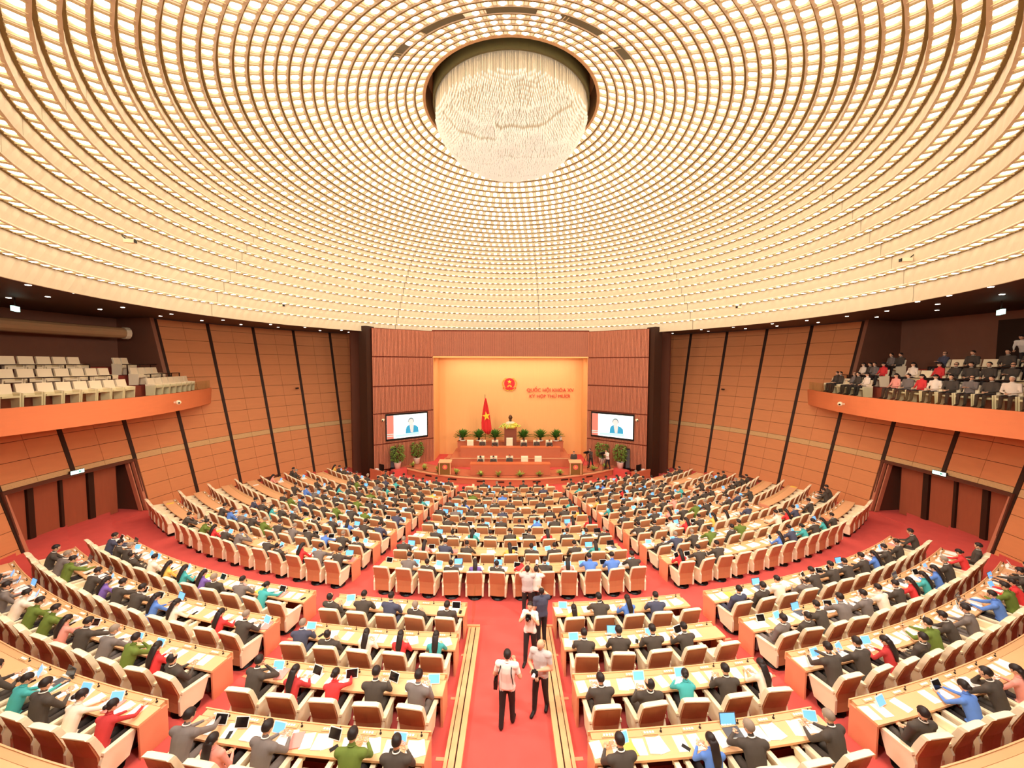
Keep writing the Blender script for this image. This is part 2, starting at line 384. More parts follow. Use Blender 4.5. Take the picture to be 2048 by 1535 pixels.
for i in range(len(RG)-1):
    R0, z0 = RG[i]; R1, z1 = RG[i+1]
    n = int(round(2*pi*R0/.49/NP))*NP; dr = R0-R1
    sl = min(.085, dr*.22); f = 1 if i < 8 else max(.12, 1-(i-8)/17); zs = z0+(z1-z0)*f; zi = z1-.005
    # fascia: eight quilted panels per ring with open joints, thin dark edge on its lower rim
    for p in range(NP):
        a0 = 9.3+p*45+.06*17/R0; a1 = a0+45-.12*17/R0; q = MB(); m = n//NP
        vs = []; fs = []; K = m*2
        for c in range(K+1):
            a = rad(a0+(a1-a0)*c/K); bul = (.03 if c % 2 else 0)
            for (rr, zz) in ((R0, z0), (R0-bul*.6, z0+(zs-z0)*.5), (R0-.006, zs), (R0+.04, zs), (R0+.04, z0)):
                vs.append((rr*sin(a), HC+rr*cos(a), zz))
        for c in range(K):
            for j in range(5): fs.append((c*5+j, c*5+(j+1) % 5, c*5+5+(j+1) % 5, c*5+5+j))
        fs += [tuple(range(5)), tuple(range(K*5, K*5+5))[::-1]]
        q.add(vs, fs); ob('fascia_panel', q.mesh('fascia_panel', M_FASC, org=CO), ceil)
    q = MB(); q.arc([(R0-.025, z0-.03), (R0-.025, z0+.004), (R0+.05, z0+.004), (R0+.05, z0-.03)], 0, 360, 90, HC, 1)
    ob('edge_trim', q.mesh('edge_trim', M_FASC, org=CO), ceil)
    # ring bar behind the fascia, its shadow gap held in the brown, then the pale soffit that carries the lamps
    q = MB(); q.arc([(R0-.004, zs-.03), (R0-.004, zs+.10), (R0-sl, zs+.10), (R0-sl, zs-.03)], 0, 360, 120, HC, 1)
    ob('ring_bar', q.mesh('ring_bar', M_BARSHADE, org=CO), ceil)
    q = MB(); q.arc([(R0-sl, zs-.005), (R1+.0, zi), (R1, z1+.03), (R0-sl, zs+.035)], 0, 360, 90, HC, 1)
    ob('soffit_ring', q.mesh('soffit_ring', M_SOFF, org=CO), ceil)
    for c in range(n):
        a = 9.3+360*(c+.5)/n; aa = (a+180) % 360-180
        # rib on the cell border
        for ar, w in ((rad(a-180/n-52/n), .013), (rad(a-180/n+52/n), .013)):
          x, y = sin(ar), cos(ar); tx, ty = cos(ar), -sin(ar)
          vs = []
          for rr in (R1+.01, R0-sl):
            for sg in (-1, 1):
                for zz in ((zs if rr > R1+.1 else z1)-.045, z1+.12): vs.append((rr*x+sg*w*tx, HC+rr*y+sg*w*ty, zz))
          if not invent(i, aa): ribs.add(vs, [(0, 2, 3, 1), (4, 5, 7, 6), (0, 4, 6, 2), (1, 3, 7, 5), (0, 1, 5, 4), (2, 6, 7, 3)])
        rl = (R0-sl+R1)/2; px, py = hpol(rl, a)
        if not invent(i, aa):
            lamps.append((px, py, (zs+zi)/2-.006, -rad(a), (dr-sl)/.31, (2*pi*R0/n)/.49, math.atan2(zi-zs, dr-sl)))
ob('rib', ribs.mesh('rib', M_RIB, org=CO), ceil)['kind'] = 'stuff'
lamps.sort(key=lambda l: (not inframe(l, 0), l[0]**2+l[1]**2+(l[2]-8.45)**2))
bulk = []
for j, (x, y, z, rz, sr, st, tl) in enumerate(lamps):
    mx = Matrix.Translation((x, y, z)) @ Matrix.Rotation(rz, 4, 'Z') @ Matrix.Rotation(-tl, 4, 'X') @ Matrix.Diagonal((st, sr*1.05, 1, 1))
    if j < 300: ob('coffer_lamp', ME_LAMP, ceil, mx=Matrix.Translation((0, -HC, -11.36)) @ mx)
    else: bulk.append(mx)
co = np.array([v.co[:] for v in ME_LAMP.vertices]); fc = [tuple(p.vertices) for p in ME_LAMP.polygons]
V = np.concatenate([co @ np.array(m)[:3, :3].T + np.array(m)[:3, 3] - np.array(CO) for m in bulk])
F = [tuple(i+k*len(co) for i in f) for k in range(len(bulk)) for f in fc]
me = bpy.data.meshes.new('coffer_lamps'); me.from_pydata(V.tolist(), [], F); me.materials.append(M_LAMP)
ob('coffer_lamp', me, ceil)['kind'] = 'stuff'
for c, w in VENT:
    q = MB(); q.arc([(5.76, 19.90), (5.76, 20.4), (6.09, 20.4), (6.09, 19.77)], c-w, c+w, 10, HC, 1)
    ob('ceiling_slot', q.mesh('ceiling_slot', M_OLIVE, org=CO), ceil)
# shaft above the opening
zL = RG[-1][1]
b = MB(); b.arc([(4.02, zL-.02), (4.14, zL-.02), (4.3, zL+1.9), (4.02, zL+1.9)], 0, 360, 72, HC, 1)
ob('opening_shaft', b.mesh('opening_shaft', M_SHAFT, org=CO), ceil)
b = MB(); b.arc([(0.01, zL+1.3), (4.1, zL+1.3), (4.1, zL+1.4), (0.01, zL+1.4)], 0, 360, 48, HC, 1)
ob('opening_cap', b.mesh('opening_cap', M_SHAFT, org=CO), ceil)
# downlights in the brown soffit
q = MB(); q.lathe([(.085, 0), (.075, -.012)], 12); ME_DL = q.mesh('downlight', M_DLIGHT)
for R, st, ph in ((18.7, 5.2, 0), (20.7, 7.5, 2), (22.6, 7.5, 4.8)):
    a = ph-112
    while a < 113:
        if abs(a) > 16:
            x, y = hpol(R+rnd.uniform(-.2, .2), a); ob('downlight', ME_DL, ceil, (x, y-HC, -.002))
        a += st*rnd.uniform(.8, 1.2)
# cove strip lighting the top of the walls
# chandelier
t = thing('chandelier', 'huge round chandelier of hanging crystal rods in the dome opening', 'chandelier', (0, HC, zL+.9))
TO = (0, HC, zL+.9)
b = MB(); b.arc([(3.60, 20.47), (3.69, 20.47), (3.69, zL+1.25), (3.60, zL+1.25)], 0, 360, 72, HC, 1)
ob('drum', b.mesh('drum', M_OLIVE, org=TO), t)
b = MB(); b.arc([(.01, zL+1.0), (3.62, zL+1.0), (3.62, zL+1.06), (.01, zL+1.06)], 0, 360, 48, HC, 1)
ob('ceiling_plate', b.mesh('ceiling_plate', M_SHAFT, org=TO), t)
rod = MB(); tip = MB(); sp = .084; j = 0
y = -3.6
while y < 3.6:
    x = -3.6+(sp/2 if j % 2 else 0)
    while x < 3.6:
        rr = math.hypot(x, y)
        if rr < 3.58:
            jx, jy = x+rnd.uniform(-.02, .02), y+rnd.uniform(-.02, .02)
            bowl = 18.15+1.55*(rr/3.58)**5
            near = max(0, (-y-.2)/3.4)          # the near half hangs in shorter, wavy curtains
            wave = .18*sin(2.1*x+1.3*sin(1.7*y))+.12*sin(4.3*x+2.0*y)+.10*sin(3.1*y-1.2*x)
            layer = .35*(((int((y+4)/.62)+int((x+4)*.3)) % 3) == 0)
            zb = bowl+abs(wave)*.7*(.35+near)+layer*(.12+.5*near)
            if rr > 3.42: zb = bowl + .05
            q = .008
            zt = zL+.98
            X, Y = jx, HC+jy
            rod.add([(X-q, Y-q, zb+.12), (X+q, Y-q, zb+.12), (X, Y+q, zb+.12), (X-q, Y-q, zt), (X+q, Y-q, zt), (X, Y+q, zt)], [(0, 1, 4, 3), (1, 2, 5, 4), (2, 0, 3, 5)])
            q = .028
            tip.add([(X, Y, zb-.03), (X-q, Y-q, zb+.1), (X+q, Y-q, zb+.1), (X, Y+q, zb+.1), (X, Y, zb+.2)], [(0, 2, 1), (0, 3, 2), (0, 1, 3), (4, 1, 2), (4, 2, 3), (4, 3, 1)])
        x += sp
    y += sp*.87; j += 1
ob('crystal_rod', rod.mesh('crystal_rod', M_ROD, org=TO), t)['kind'] = 'stuff'
ob('crystal_tip', tip.mesh('crystal_tip', M_TIP, org=TO), t)['kind'] = 'stuff'
# ------------------------------------------------------------------ podium end of the hall
ZP = -.58
b = MB()
# stage wall: fluted wood on both sides of the recess, header above
def stage_wall():
    for s, wd in ((-1, 'left'), (1, 'right')):
        O = Vector((s*11.55, 30.95, ZP)); I = Vector((s*7.12, 34.05, ZP))
        d = (I-O); L = d.length; d.normalize(); nrm = Vector((d.y*s, -d.x*s, 0)) * (1 if True else 1)
        if nrm.y > 0: nrm = -nrm
        yield s, wd, O, I, L, d, nrm
stg = MB()
stage_root = None
b.box((0, 37.3, 5.0), (17, .3, 13)); 
wb = tag(ob('wall_back', b.mesh('wall_back', M_WALLB, org=(0, 37.3, 5)), loc=(0, 37.3, 5)), kind='structure')
WO = Vector((0, 37.3, 5))
JZ = [ZP-.1, 1.55, 4.17, 6.49, 9.0, 11.4]
for s, wd, O, I, L, d, nrm in stage_wall():
    q = MB()
    P = [O, I, I-nrm*.3, O-nrm*.3]
    q.add([(*p.to_2d(), JZ[0]) for p in P]+[(*p.to_2d(), JZ[-1]) for p in P], [(3, 2, 1, 0), (4, 5, 6, 7), (0, 1, 5, 4), (1, 2, 6, 5), (2, 3, 7, 6), (3, 0, 4, 7)])
    ob('backing_board', q.mesh('backing_board', M_SLATB, org=WO), wb)
    n = 46
    for r in range(5):
        q = MB(); z0, z1 = JZ[r]+.05, JZ[r+1]-.05
        for i in range(n):
            if r == 4: pass
            c = O+d*(L*(i+.5)/n); w = L/n*.36
            p = [c-d*w, c+d*w, c+d*w+nrm*.07, c-d*w+nrm*.07]
            q.add([(*e.to_2d(), z0) for e in p]+[(*e.to_2d(), z1) for e in p], [(3, 2, 1, 0), (4, 5, 6, 7), (0, 1, 5, 4), (1, 2, 6, 5), (2, 3, 7, 6), (3, 0, 4, 7)])
        o = ob('slat', q.mesh('slat', M_SLATW, org=WO), wb); o['kind'] = 'stuff'
    # outer dark pier and return
    q = MB(); q.box((s*11.95, 31.1, 5.2), (.75, 1.2, 12.6), rz=s*.35); ob('dark_pier', q.mesh('dark_pier', M_STRIP, org=WO), wb)
    q = MB(); q.box((s*12.9, 32.2, 5.2), (1.9, .3, 12.6), rz=-s*.75); ob('side_return', q.mesh('side_return', M_WALLB, org=WO), wb)
    q = MB(); q.box((s*7.12, 35.4, 4.2), (.12, 2.7, 9.7)); ob('recess_reveal', q.mesh('recess_reveal', M_GOLD, org=WO), wb)
q = MB(); q.box((0, 34.25, 10.25), (14.4, .3, 2.5)); ob('header_board', q.mesh('header_board', M_SLATB, org=WO), wb)
q = MB(); n = 148
for i in range(n):
    x = -7.12+14.24*(i+.5)/n; q.box((x, 34.07, 10.2), (14.24/n*.72, .08, 2.35))
o = ob('slat', q.mesh('slat', M_SLATW, org=WO), wb); o['kind'] = 'stuff'
q = MB(); q.box((0, 34.1, 8.99), (14.3, .3, .06)); ob('recess_edge', q.mesh('recess_edge', M_GOLD, org=WO), wb)
q = MB(); q.box((0, 36.6, 4.2), (14.3, .2, 9.7)); ob('gold_curtain', q.mesh('gold_curtain', M_GOLD, org=WO), wb)
q = MB(); q.box((0, 35.4, 9.05), (14.3, 2.8, .1)); ob('recess_top', q.mesh('recess_top', M_GOLD, org=WO), wb)
# podium platform with its curved front
b = MB()
N = 40; A0 = 37.5
front = [polar(15.0, -A0+2*A0*i/N) for i in range(N+1)]
poly = front + [(11.2, 32.4), (7.1, 36.5), (-7.1, 36.5), (-11.2, 32.4)]
k = len(poly)
b.add([(x, y, -1.6) for x, y in poly]+[(x, y, ZP-.02) for x, y in poly], [tuple(range(k))[::-1], tuple(range(k, 2*k))]+[(i, (i+1) % k, k+(i+1) % k, k+i) for i in range(k)])
plat = thing('podium', 'curved wooden podium platform with red carpet behind its front strip', 'podium', (0, 30, ZP-.7))
PO = (0, 30, ZP-.7)
ob('platform', b.mesh('platform', M_ROOMW, org=PO), plat)
b = MB(); b.arc([(14.9, ZP-.02), (15.1, ZP-.02), (15.1, ZP-.14), (14.9, ZP-.14)], -A0, A0, 40); ob('front_lip', b.mesh('front_lip', M_DESK, org=PO), plat)
inn = [polar(13.1, -A0+2*A0*i/N) for i in range(N+1)]
b = MB(); poly = inn + [(10.6, 32.3), (7.1, 36.5), (-7.1, 36.5), (-10.6, 32.3)]; k = len(poly)
b.add([(x, y, ZP-.02) for x, y in poly]+[(x, y, ZP) for x, y in poly], [tuple(range(k, 2*k))]+[(i, (i+1) % k, k+(i+1) % k, k+i) for i in range(k)])
ob('red_carpet', b.mesh('red_carpet', M_CARPET, org=PO), plat)
for a in (-27, -18, -9, -3, 8, 17, 26):
    x, y = polar(15.03, a); q = MB(); q.box((0, 0, 0), (.62, .04, .1)); ob('floor_vent', q.mesh('floor_vent', M_STRIP), plat, (x-PO[0], y-PO[1], .38), rad(a))
for s in (-1, 1):
    for j in range(3):
        q = MB(); q.box((s*(9.55+.32*j), 31.35+.28*j, -1.3+.12*(3-j)), (.5, 1.3, .24*(3-j)), rz=s*.7); ob('side_step', q.mesh('side_step', M_CARPET, org=PO), plat)
# upper tier
def block(nm, lab, cat, c, d, m, parts=()):
    t = thing(nm, lab, cat, (c[0], c[1], c[2]-d[2]/2))
    q = MB(); q.box((0, 0, d[2]/2), d); ob('body', q.mesh('body', m), t)
    for pn, pc, pd, pm in parts:
        q = MB(); q.box(pc, pd); ob(pn, q.mesh(pn, pm), t)
    return t
TZ = ZP+.80
t = block('upper_tier', 'raised wooden upper tier at the back of the podium', 'platform', (0, 33.85, ZP+.4), (10.5, 3.9, .8), M_ROOMW,
          [('edge_lip', (0, -1.93, .77), (10.56, .08, .06), M_DESK)])
for s in (-1, 1):
    t = thing('podium_steps', 'small wooden steps at the %s end of the upper tier' % ('left' if s < 0 else 'right'), 'steps', (s*5.75, 32.4, ZP))
    for j in range(3):
        q = MB(); q.box((s*(.3-.32*j), 0, .14*(j+1)), (.34, 1.2, .28*(j+1))); ob('step', q.mesh('step', M_ROOMW), t)
def bench(nm, lab, y, w, z0, h, dep):
    t = thing(nm, lab, 'desk', (0, y, z0))
    q = MB(); q.box((0, 0, h/2-.03), (w, .08, h-.06)); ob('front_panel', q.mesh('front_panel', M_ROOMW), t)
    q = MB(); q.box((0, dep/2-.05, h-.03), (w+.1, dep, .06)); ob('desk_top', q.mesh('desk_top', M_PINKW), t)
    for s in (-1, 1):
        q = MB(); q.box((s*(w/2-.03), dep/2-.05, h/2-.03), (.06, dep-.1, h-.06)); ob('end_panel', q.mesh('end_panel', M_ROOMW), t)
bench('presidium_desk', 'front wooden presidium desk in the middle of the podium', 29.55, 6.45, ZP, .92, .75)
bench('presidium_desk', 'wide wooden presidium desk on the upper tier', 32.35, 8.8, TZ, .84, .75)
zt = 1.12
t = block('plant_ledge', 'low wooden wall behind the upper presidium that carries the sago palms', 'ledge', (0, 34.6, (TZ+zt)/2), (9.9, .55, zt-TZ), M_ROOMW,
          [('top_board', (0, 0, zt-TZ+.02), (10, .62, .04), M_PINKW)])
zp2 = on_y(1019, 855, 33.9).z
block('bust_pedestal', 'tall dark wooden pedestal under the bronze bust', 'pedestal', (0, 33.95, (TZ+zp2)/2), (1.12, .7, zp2-TZ), M_DESKD,
      [('top_board', (0, 0, zp2-TZ+.02), (1.2, .78, .05), M_PINKW)])
# bust
t = thing('bust', 'bronze bust of a man on the flower-decked pedestal', 'bust', (0, 33.95, zp2+.03))
q = MB(); q.ell((0, 0, .30), (.48, .28, .30), 14, 8); q.ell((0, -.02, .12), (.44, .26, .2), 12, 6); ob('shoulders', q.mesh('shoulders', M_PLASTER), t)
q = MB(); q.tube([(0, 0, .48), (0, -.01, .72)], [.13, .11], 10); q.ell((0, -.02, .92), (.17, .20, .25), 14, 10); q.ell((0, -.19, .90), (.03, .05, .06), 6, 4)
q.tube([(0, -.17, .78), (0, -.20, .62)], [.06, .012], 6)
for s in (-1, 1): q.ell((s*.17, 0, .9), (.025, .04, .06), 6, 4)
ob('head', q.mesh('head', M_BRONZE), t)
t = thing('flower_garland', 'mound of yellow flowers and pale leaves round the bust pedestal top', 'flowers', (0, 33.95, zp2))
q = MB(); q2 = MB()
for j in range(260):
    a = rnd.uniform(0, 2*pi); r = rnd.uniform(.45, .98); z = .10+(.98-r)*.55+rnd.uniform(-.06, .1)
    c = (r*cos(a)*.95, -.1+r*sin(a)*.5, z)
    if j % 3: q.ell(c, (.05, .05, .045), 5, 3)
    else:
        e = rnd.uniform(.12, .2); q2.add([(c[0], c[1], c[2]), (c[0]+cos(a)*e+.03, c[1]+sin(a)*e, c[2]-.08), (c[0]+cos(a)*e*1.5, c[1]+sin(a)*e*1.5, c[2]-.13), (c[0]+cos(a)*e-.03, c[1]+sin(a)*e+.03, c[2]-.03)], [(0, 1, 2, 3)])
q.lathe([(.55, .02), (.55, .22), (.2, .3)], 14)
ob('blossoms', q.mesh('blossoms', M_FLOWER), t)['kind'] = 'stuff'; ob('leaves', q2.mesh('leaves', M_LEAFL), t)['kind'] = 'stuff'
# flag
fp = on_y(972, 867, 34.25)
t = thing('flag', 'red flag with a yellow star hanging furled on its pole', 'flag', (fp.x, 34.35, TZ))
zf = on_y(972, 796, 34.3).z; zb = on_y(976, 866, 34.3).z
q = MB(); q.tube([(-.06, 0, 0), (-.10, 0, zf-TZ+.35)], .025, 8); q.lathe([(.2, 0), (.2, .05), (.05, .08)], 12); ob('pole', q.mesh('pole', M_BRONZE), t)
q = MB(); rowsF = [(0, -.10, .02), (.12, -.18, .12), (.3, -.28, .24), (.5, -.36, .36), (.7, -.42, .46), (.88, -.40, .52), (1.0, -.02, .40)]
vs = []; H = zf-zb
for f, xl, xr in rowsF:
    for j in range(13): 
        u = j/12; vs.append((xl+(xr-xl)*u, -.06-.05*sin(u*pi*5+f*3), zf-TZ-H*f-(.12*sin(u*pi) if f > .95 else 0)))
q.add(vs, [(i*13+j, i*13+j+1, i*13+14+j, i*13+13+j) for i in range(6) for j in range(12)], 0, True)
o = ob('cloth', q.mesh('cloth', M_RED), t); m = o.modifiers.new('s', 'SOLIDIFY'); m.thickness = .02
def star(mb, c, r, y, rot=0, th=.02, asx=1):
    vs = [(c[0], y-th, c[1])]; 
    for k in range(10):
        a = pi/2+rot+k*pi/5; rr = r if k % 2 == 0 else r*.4; vs.append((c[0]+rr*cos(a)*asx, y, c[1]+rr*sin(a)))
    mb.add(vs, [(0, 1+k, 1+(k+1) % 10) for k in range(10)]+[tuple(range(1, 11))])
q = MB(); star(q, (.04, (zf+zb)/2-TZ-.02), .46, -.14, .18, .03, .85); ob('star', q.mesh('star', M_YEL), t)
# emblem
ec = on_y(1019, 768, 36.4)
t = thing('emblem', 'round red and gold emblem with star, rice sheaves and cogwheel on the gold curtain', 'emblem', (ec.x, 36.46, ec.z))
M_GOLDM = mat('emblem_gold', (240, 178, 70), .5)
q = MB(); q.add([(.52*cos(2*pi*k/32), -.03, .08+.52*sin(2*pi*k/32)) for k in range(32)]+[(.52*cos(2*pi*k/32), 0, .08+.52*sin(2*pi*k/32)) for k in range(32)], [tuple(range(32))]+[(k, (k+1) % 32, 32+(k+1) % 32, 32+k) for k in range(32)])
ob('red_disc', q.mesh('red_disc', M_RED), t)
q = MB(); star(q, (0, .24), .22, -.04); ob('star', q.mesh('star', M_YEL), t)
q = MB()
for s in (-1, 1):
    for j in range(13):
        a = rad(-80+j*11.5); r = .66+.05*sin(j); c = (s*r*cos(a), -.05, .04+r*sin(a))
        q.ell(c, (.045, .02, .085), 6, 4, T=Matrix.Translation(c) @ Matrix.Rotation(-s*(a-.5), 4, 'Y') @ Matrix.Translation([-e for e in c]))
    q.tube([(s*.70*cos(rad(x)), -.03, .04+.70*sin(rad(x))) for x in range(-85, 70, 12)], .02, 5)
ob('rice_sheaves', q.mesh('rice_sheaves', M_GOLDM), t)
q = MB()
for j in range(12):
    a = rad(15+j*14); q.box((.22*cos(a), -.06, -.30+.22*sin(a)), (.06, .04, .06))
q.add([(.2*cos(rad(a)), -.06, -.30+.2*sin(rad(a))) for a in range(0, 181, 15)]+[(.1*cos(rad(a)), -.06, -.30+.1*sin(rad(a))) for a in range(180, -1, -15)], [tuple(range(26))])
ob('cogwheel', q.mesh('cogwheel', M_GOLDM), t)
q = MB()
for s in (-1, 1): q.prism([(s*.05, -.42), (s*.62, -.30), (s*.66, -.42), (s*.10, -.56)], 'y', -.06, -.03)
q.box((0, -.05, -.49), (.5, .04, .14)); ob('ribbon', q.mesh('ribbon', M_RED), t)
# session lettering
for n, (txt, u0, u1, v) in enumerate((('QUỐC HỘI KHÓA XV', 1053.5, 1147.5, 779.5), ('KỲ HỌP THỨ MƯOI', 1059, 1139.5, 791.5))):
    cu = bpy.data.curves.new('lettering', 'FONT'); cu.body = txt; cu.size = .5; cu.align_x = 'CENTER'; cu.extrude = .03; cu.offset = 0; cu.resolution_u = 3
    tmp = bpy.data.objects.new('tmp', cu); COL.objects.link(tmp); bpy.context.view_layer.update()
    me = bpy.data.meshes.new_from_object(tmp.evaluated_get(bpy.context.evaluated_depsgraph_get())); bpy.data.objects.remove(tmp)
    me.materials.clear(); me.materials.append(M_LETT)
    co = np.array([q.co[:] for q in me.vertices]); w = co[:, 0].max()-co[:, 0].min()
    p0, p1 = on_y(u0, v, 36.4), on_y(u1, v, 36.4); sc = (p1.x-p0.x)/w
    mid = (p0+p1)/2
    o = ob('lettering', me, None); o.scale = (sc, .46/.36 if False else max(sc, .92), 1); o.rotation_euler = (pi/2, 0, 0)
    o.location = (mid.x-sc*(co[:, 0].max()+co[:, 0].min())/2, 36.42, mid.z-.17)
    tag(o, '%s line of red letters reading %s' % (('upper', 'lower')[n], txt.replace('MƯOI', 'MƯỜI')), 'lettering')
    if n == 1:
        xa, xb = co[:, 0].min(), co[:, 0].max(); gx = lambda f_: xa+(xb-xa)*f_
        q = MB(); q.prism([(gx(.915), .445), (gx(.928), .445), (gx(.943), .385), (gx(.934), .385)], 'z', -.03, .03); ob('accent', q.mesh('accent', M_LETT), o)
        q = MB(); q.prism([(gx(.955), .33), (gx(.966), .34), (gx(.968), .38), (gx(.978), .38), (gx(.977), .32), (gx(.960), .295)], 'z', -.03, .03); ob('horn', q.mesh('horn', M_LETT), o)
# screens
for s, wd, O, I, L, d, nrm in stage_wall():
    def onw(u, v):
        r = ray(u, v); o = Vector((0, 0, 8.45)); k = (O-o).dot(nrm)/r.dot(nrm); return o+r*k
    C = [(771.5, 827), (853.5, 822), (853.5, 873), (771.5, 881)] if s < 0 else [(1184, 822), (1268, 828), (1268, 881), (1184, 872)]
    P = [onw(*c) for c in C]
    ctr = sum(P, Vector())/4; w = ((P[1]-P[0]).length+(P[2]-P[3]).length)/2; h = ((P[0]-P[3]).length+(P[1]-P[2]).length)/2
    rz = math.atan2(nrm.x, -nrm.y)
    t = thing('projection_screen', 'lit screen showing a man in blue suit, on the podium %s side wall' % wd, 'screen', ctr+nrm*.08, rz)
    q = MB(); q.box((0, .0, 0), (w+.1, .10, h)); ob('frame', q.mesh('frame', M_BLACK), t)
    q = MB(); q.box((0, -.06, 0), (w-.1, .02, h-.32)); ob('lit_picture', q.mesh('lit_picture', mat('screen_white', (236, 250, 244), .4, emit=.95)), t)
    Mb = mat('screen_blue', (52, 150, 190), .4, emit=.5); Mk = mat('screen_pink', (206, 120, 104), .4, emit=.5); Ms = mat('screen_face', (222, 206, 204), .4, emit=.5); Mh = mat('screen_hair', (96, 130, 140), .4, emit=.3); Mc = mat('screen_cyan', (170, 222, 216), .4, emit=.6)
    hw, hh = (w-.1)/2, (h-.32)/2
    def flat(nm, pts, m, y=-.074):
        q = MB(); k = len(pts); q.add([(x*hw, y, z*hh) for x, z in pts]+[(x*hw, -.07, z*hh) for x, z in pts], [tuple(range(k)), tuple(range(k, 2*k))[::-1]]+[(i, (i+1) % k, k+(i+1) % k, k+i) for i in range(k)]); ob(nm, q.mesh(nm, m), t)
    flat('picture_wall', [(-1, -1), (-.68, -1), (-.68, 1), (-1, 1)], Mk)
    for zz in (-.78, -.62): flat('picture_line', [(-1, zz), (-.62, zz), (-.62, zz+.05), (-1, zz+.05)], Mc, -.078)
    flat('picture_lectern', [(-.6, -.9), (.6, -.86), (.6, -.62), (-.6, -.72)], Mc)
    flat('picture_suit', [(-.1, -.66), (.56, -.62), (.54, -.2), (.42, -.02), (.22, .1), (.1, .1), (-.04, -.06), (-.08, -.25)], Mb, -.078)
    flat('picture_shirt', [(.16, -.6), (.28, -.6), (.31, .05), (.22, .1), (.1, .05)], Ms, -.082)
    flat('picture_head', [(.1+.14*cos(k*pi/6)+.08, .34+.30*sin(k*pi/6)) for k in range(12)], Ms, -.082)
    flat('picture_hair', [(.18+.15*cos(a), .36+.34*sin(a)) for a in [rad(x) for x in range(-10, 191, 20)]]+[(.18+.12*cos(a), .36+.24*sin(a)) for a in [rad(x) for x in range(190, -11, -20)]], Mh, -.086)
    # small camera beside each screen
    cp = onw(766 if s < 0 else 1274, 839)+nrm*.15
    t = thing('security_camera', 'white camera on the wood beside the %s screen' % wd, 'camera', cp)
    q = MB(); q.ell((0, -.12, 0), (.13, .16, .13), 10, 6); q.box((0, .05, 0), (.1, .2, .1)); ob('housing', q.mesh('housing', M_CREAM), t)
    q = MB(); q.ell((0, -.26, -.03), (.06, .05, .06), 8, 4); ob('lens', q.mesh('lens', M_BLACK), t)
# lecterns
for s, wd in ((-1, 'left'), (1, 'right')):
    x = s*5.32
    t = thing('lectern', 'wooden lectern with round red emblem at the %s of the podium' % wd, 'lectern', (x, 29.95, ZP))
    q = MB(); q.box((0, 0, .48), (.86, .5, .96)); q.box((s*.52, .1, .42), (.14, .7, .84)); ob('body', q.mesh('body', mat('lectern_brown', (132, 96, 44), .5)), t)
    q = MB(); q.prism([(-.32, .96), (.30, 1.06), (.30, 1.12), (-.32, 1.02)], 'x', -.52, .52); ob('reading_top', q.mesh('reading_top', M_DESK), t)
    q = MB()
    for e in (-.44, .44): q.box((e, -.25, .48), (.07, .06, .96))
    ob('post', q.mesh('post', M_DESK), t)
    q = MB(); q.add([(.2*cos(k*pi/10), -.27, .62+.2*sin(k*pi/10)) for k in range(20)]+[(.2*cos(k*pi/10), -.25, .62+.2*sin(k*pi/10)) for k in range(20)], [tuple(range(20))]+[(k, (k+1) % 20, 20+(k+1) % 20, 20+k) for k in range(20)]); o = ob('emblem', q.mesh('emblem', mat('lectern_disc', (236, 120, 100), .5)), t)
    q = MB(); star(q, (0, .62), .11, -.275); ob('star', q.mesh('star', M_YEL), o)
# sago palms on the ledge
def sago():
    q = MB()
    for j in range(44):
        a = 2*pi*j/44*5.1; el = .35+1.05*((j*7) % 11)/11; L = 1.0+.15*((j*5) % 7)/7
        p0 = Vector((0, 0, .30)); dx, dy = cos(a), sin(a)*.8
        pts = [p0+Vector((dx*cos(el)*L*f, dy*cos(el)*L*f, sin(el)*L*f-.22*f*f)) for f in (0, .35, .7, 1)]
        sd = Vector((-sin(a), cos(a), 0))
        vs = []
        for p, w in zip(pts, (.03, .11, .09, .01)): vs += [tuple(p-sd*w+Vector((0, 0, .02))), tuple(p-Vector((0, 0, .01))), tuple(p+sd*w+Vector((0, 0, .02)))]
        q.add(vs, [(i*3+e, i*3+e+1, i*3+4+e, i*3+3+e) for i in range(3) for e in (0, 1)])
    f = q.mesh('fronds', M_LEAF)
    q = MB(); q.lathe([(.09, .08), (.12, .2), (.08, .34)], 10); tr = q.mesh('trunk', M_BRONZE)
    q = MB(); q.lathe([(.22, 0), (.30, .04), (.28, .10), (.1, .10)], 16); return f, tr, q.mesh('dish', M_POT)
SG = sago()
for j, u in enumerate((925.5, 958, 990, 1047, 1080.7, 1112)):
    p = on_y(u, 886, 34.6)
    t = thing('sago_palm', 'sago palm in a white dish, %s from left on the ledge behind the presidium' % ORD[j+1], 'palm', (p.x, 34.6, zt+.04), rnd.uniform(0, 3), 'sago palms on the podium ledge')
    ob('fronds', SG[0], t)['kind'] = 'stuff'; ob('trunk', SG[1], t); ob('dish', SG[2], t)
for s in (-1, 1):
    t = thing('lion_figurine', 'small pale figurine at the %s end of the palm ledge' % ('left' if s < 0 else 'right'), 'figurine', (s*4.75, 34.6, zt+.04))
    q = MB(); q.ell((0, 0, .22), (.12, .12, .2), 8, 6); q.ell((0, -.05, .42), (.1, .1, .1), 8, 6); ob('figure', q.mesh('figure', M_POT), t)
    q = MB(); q.box((0, 0, .03), (.3, .26, .06)); ob('base', q.mesh('base', M_BRONZE), t)
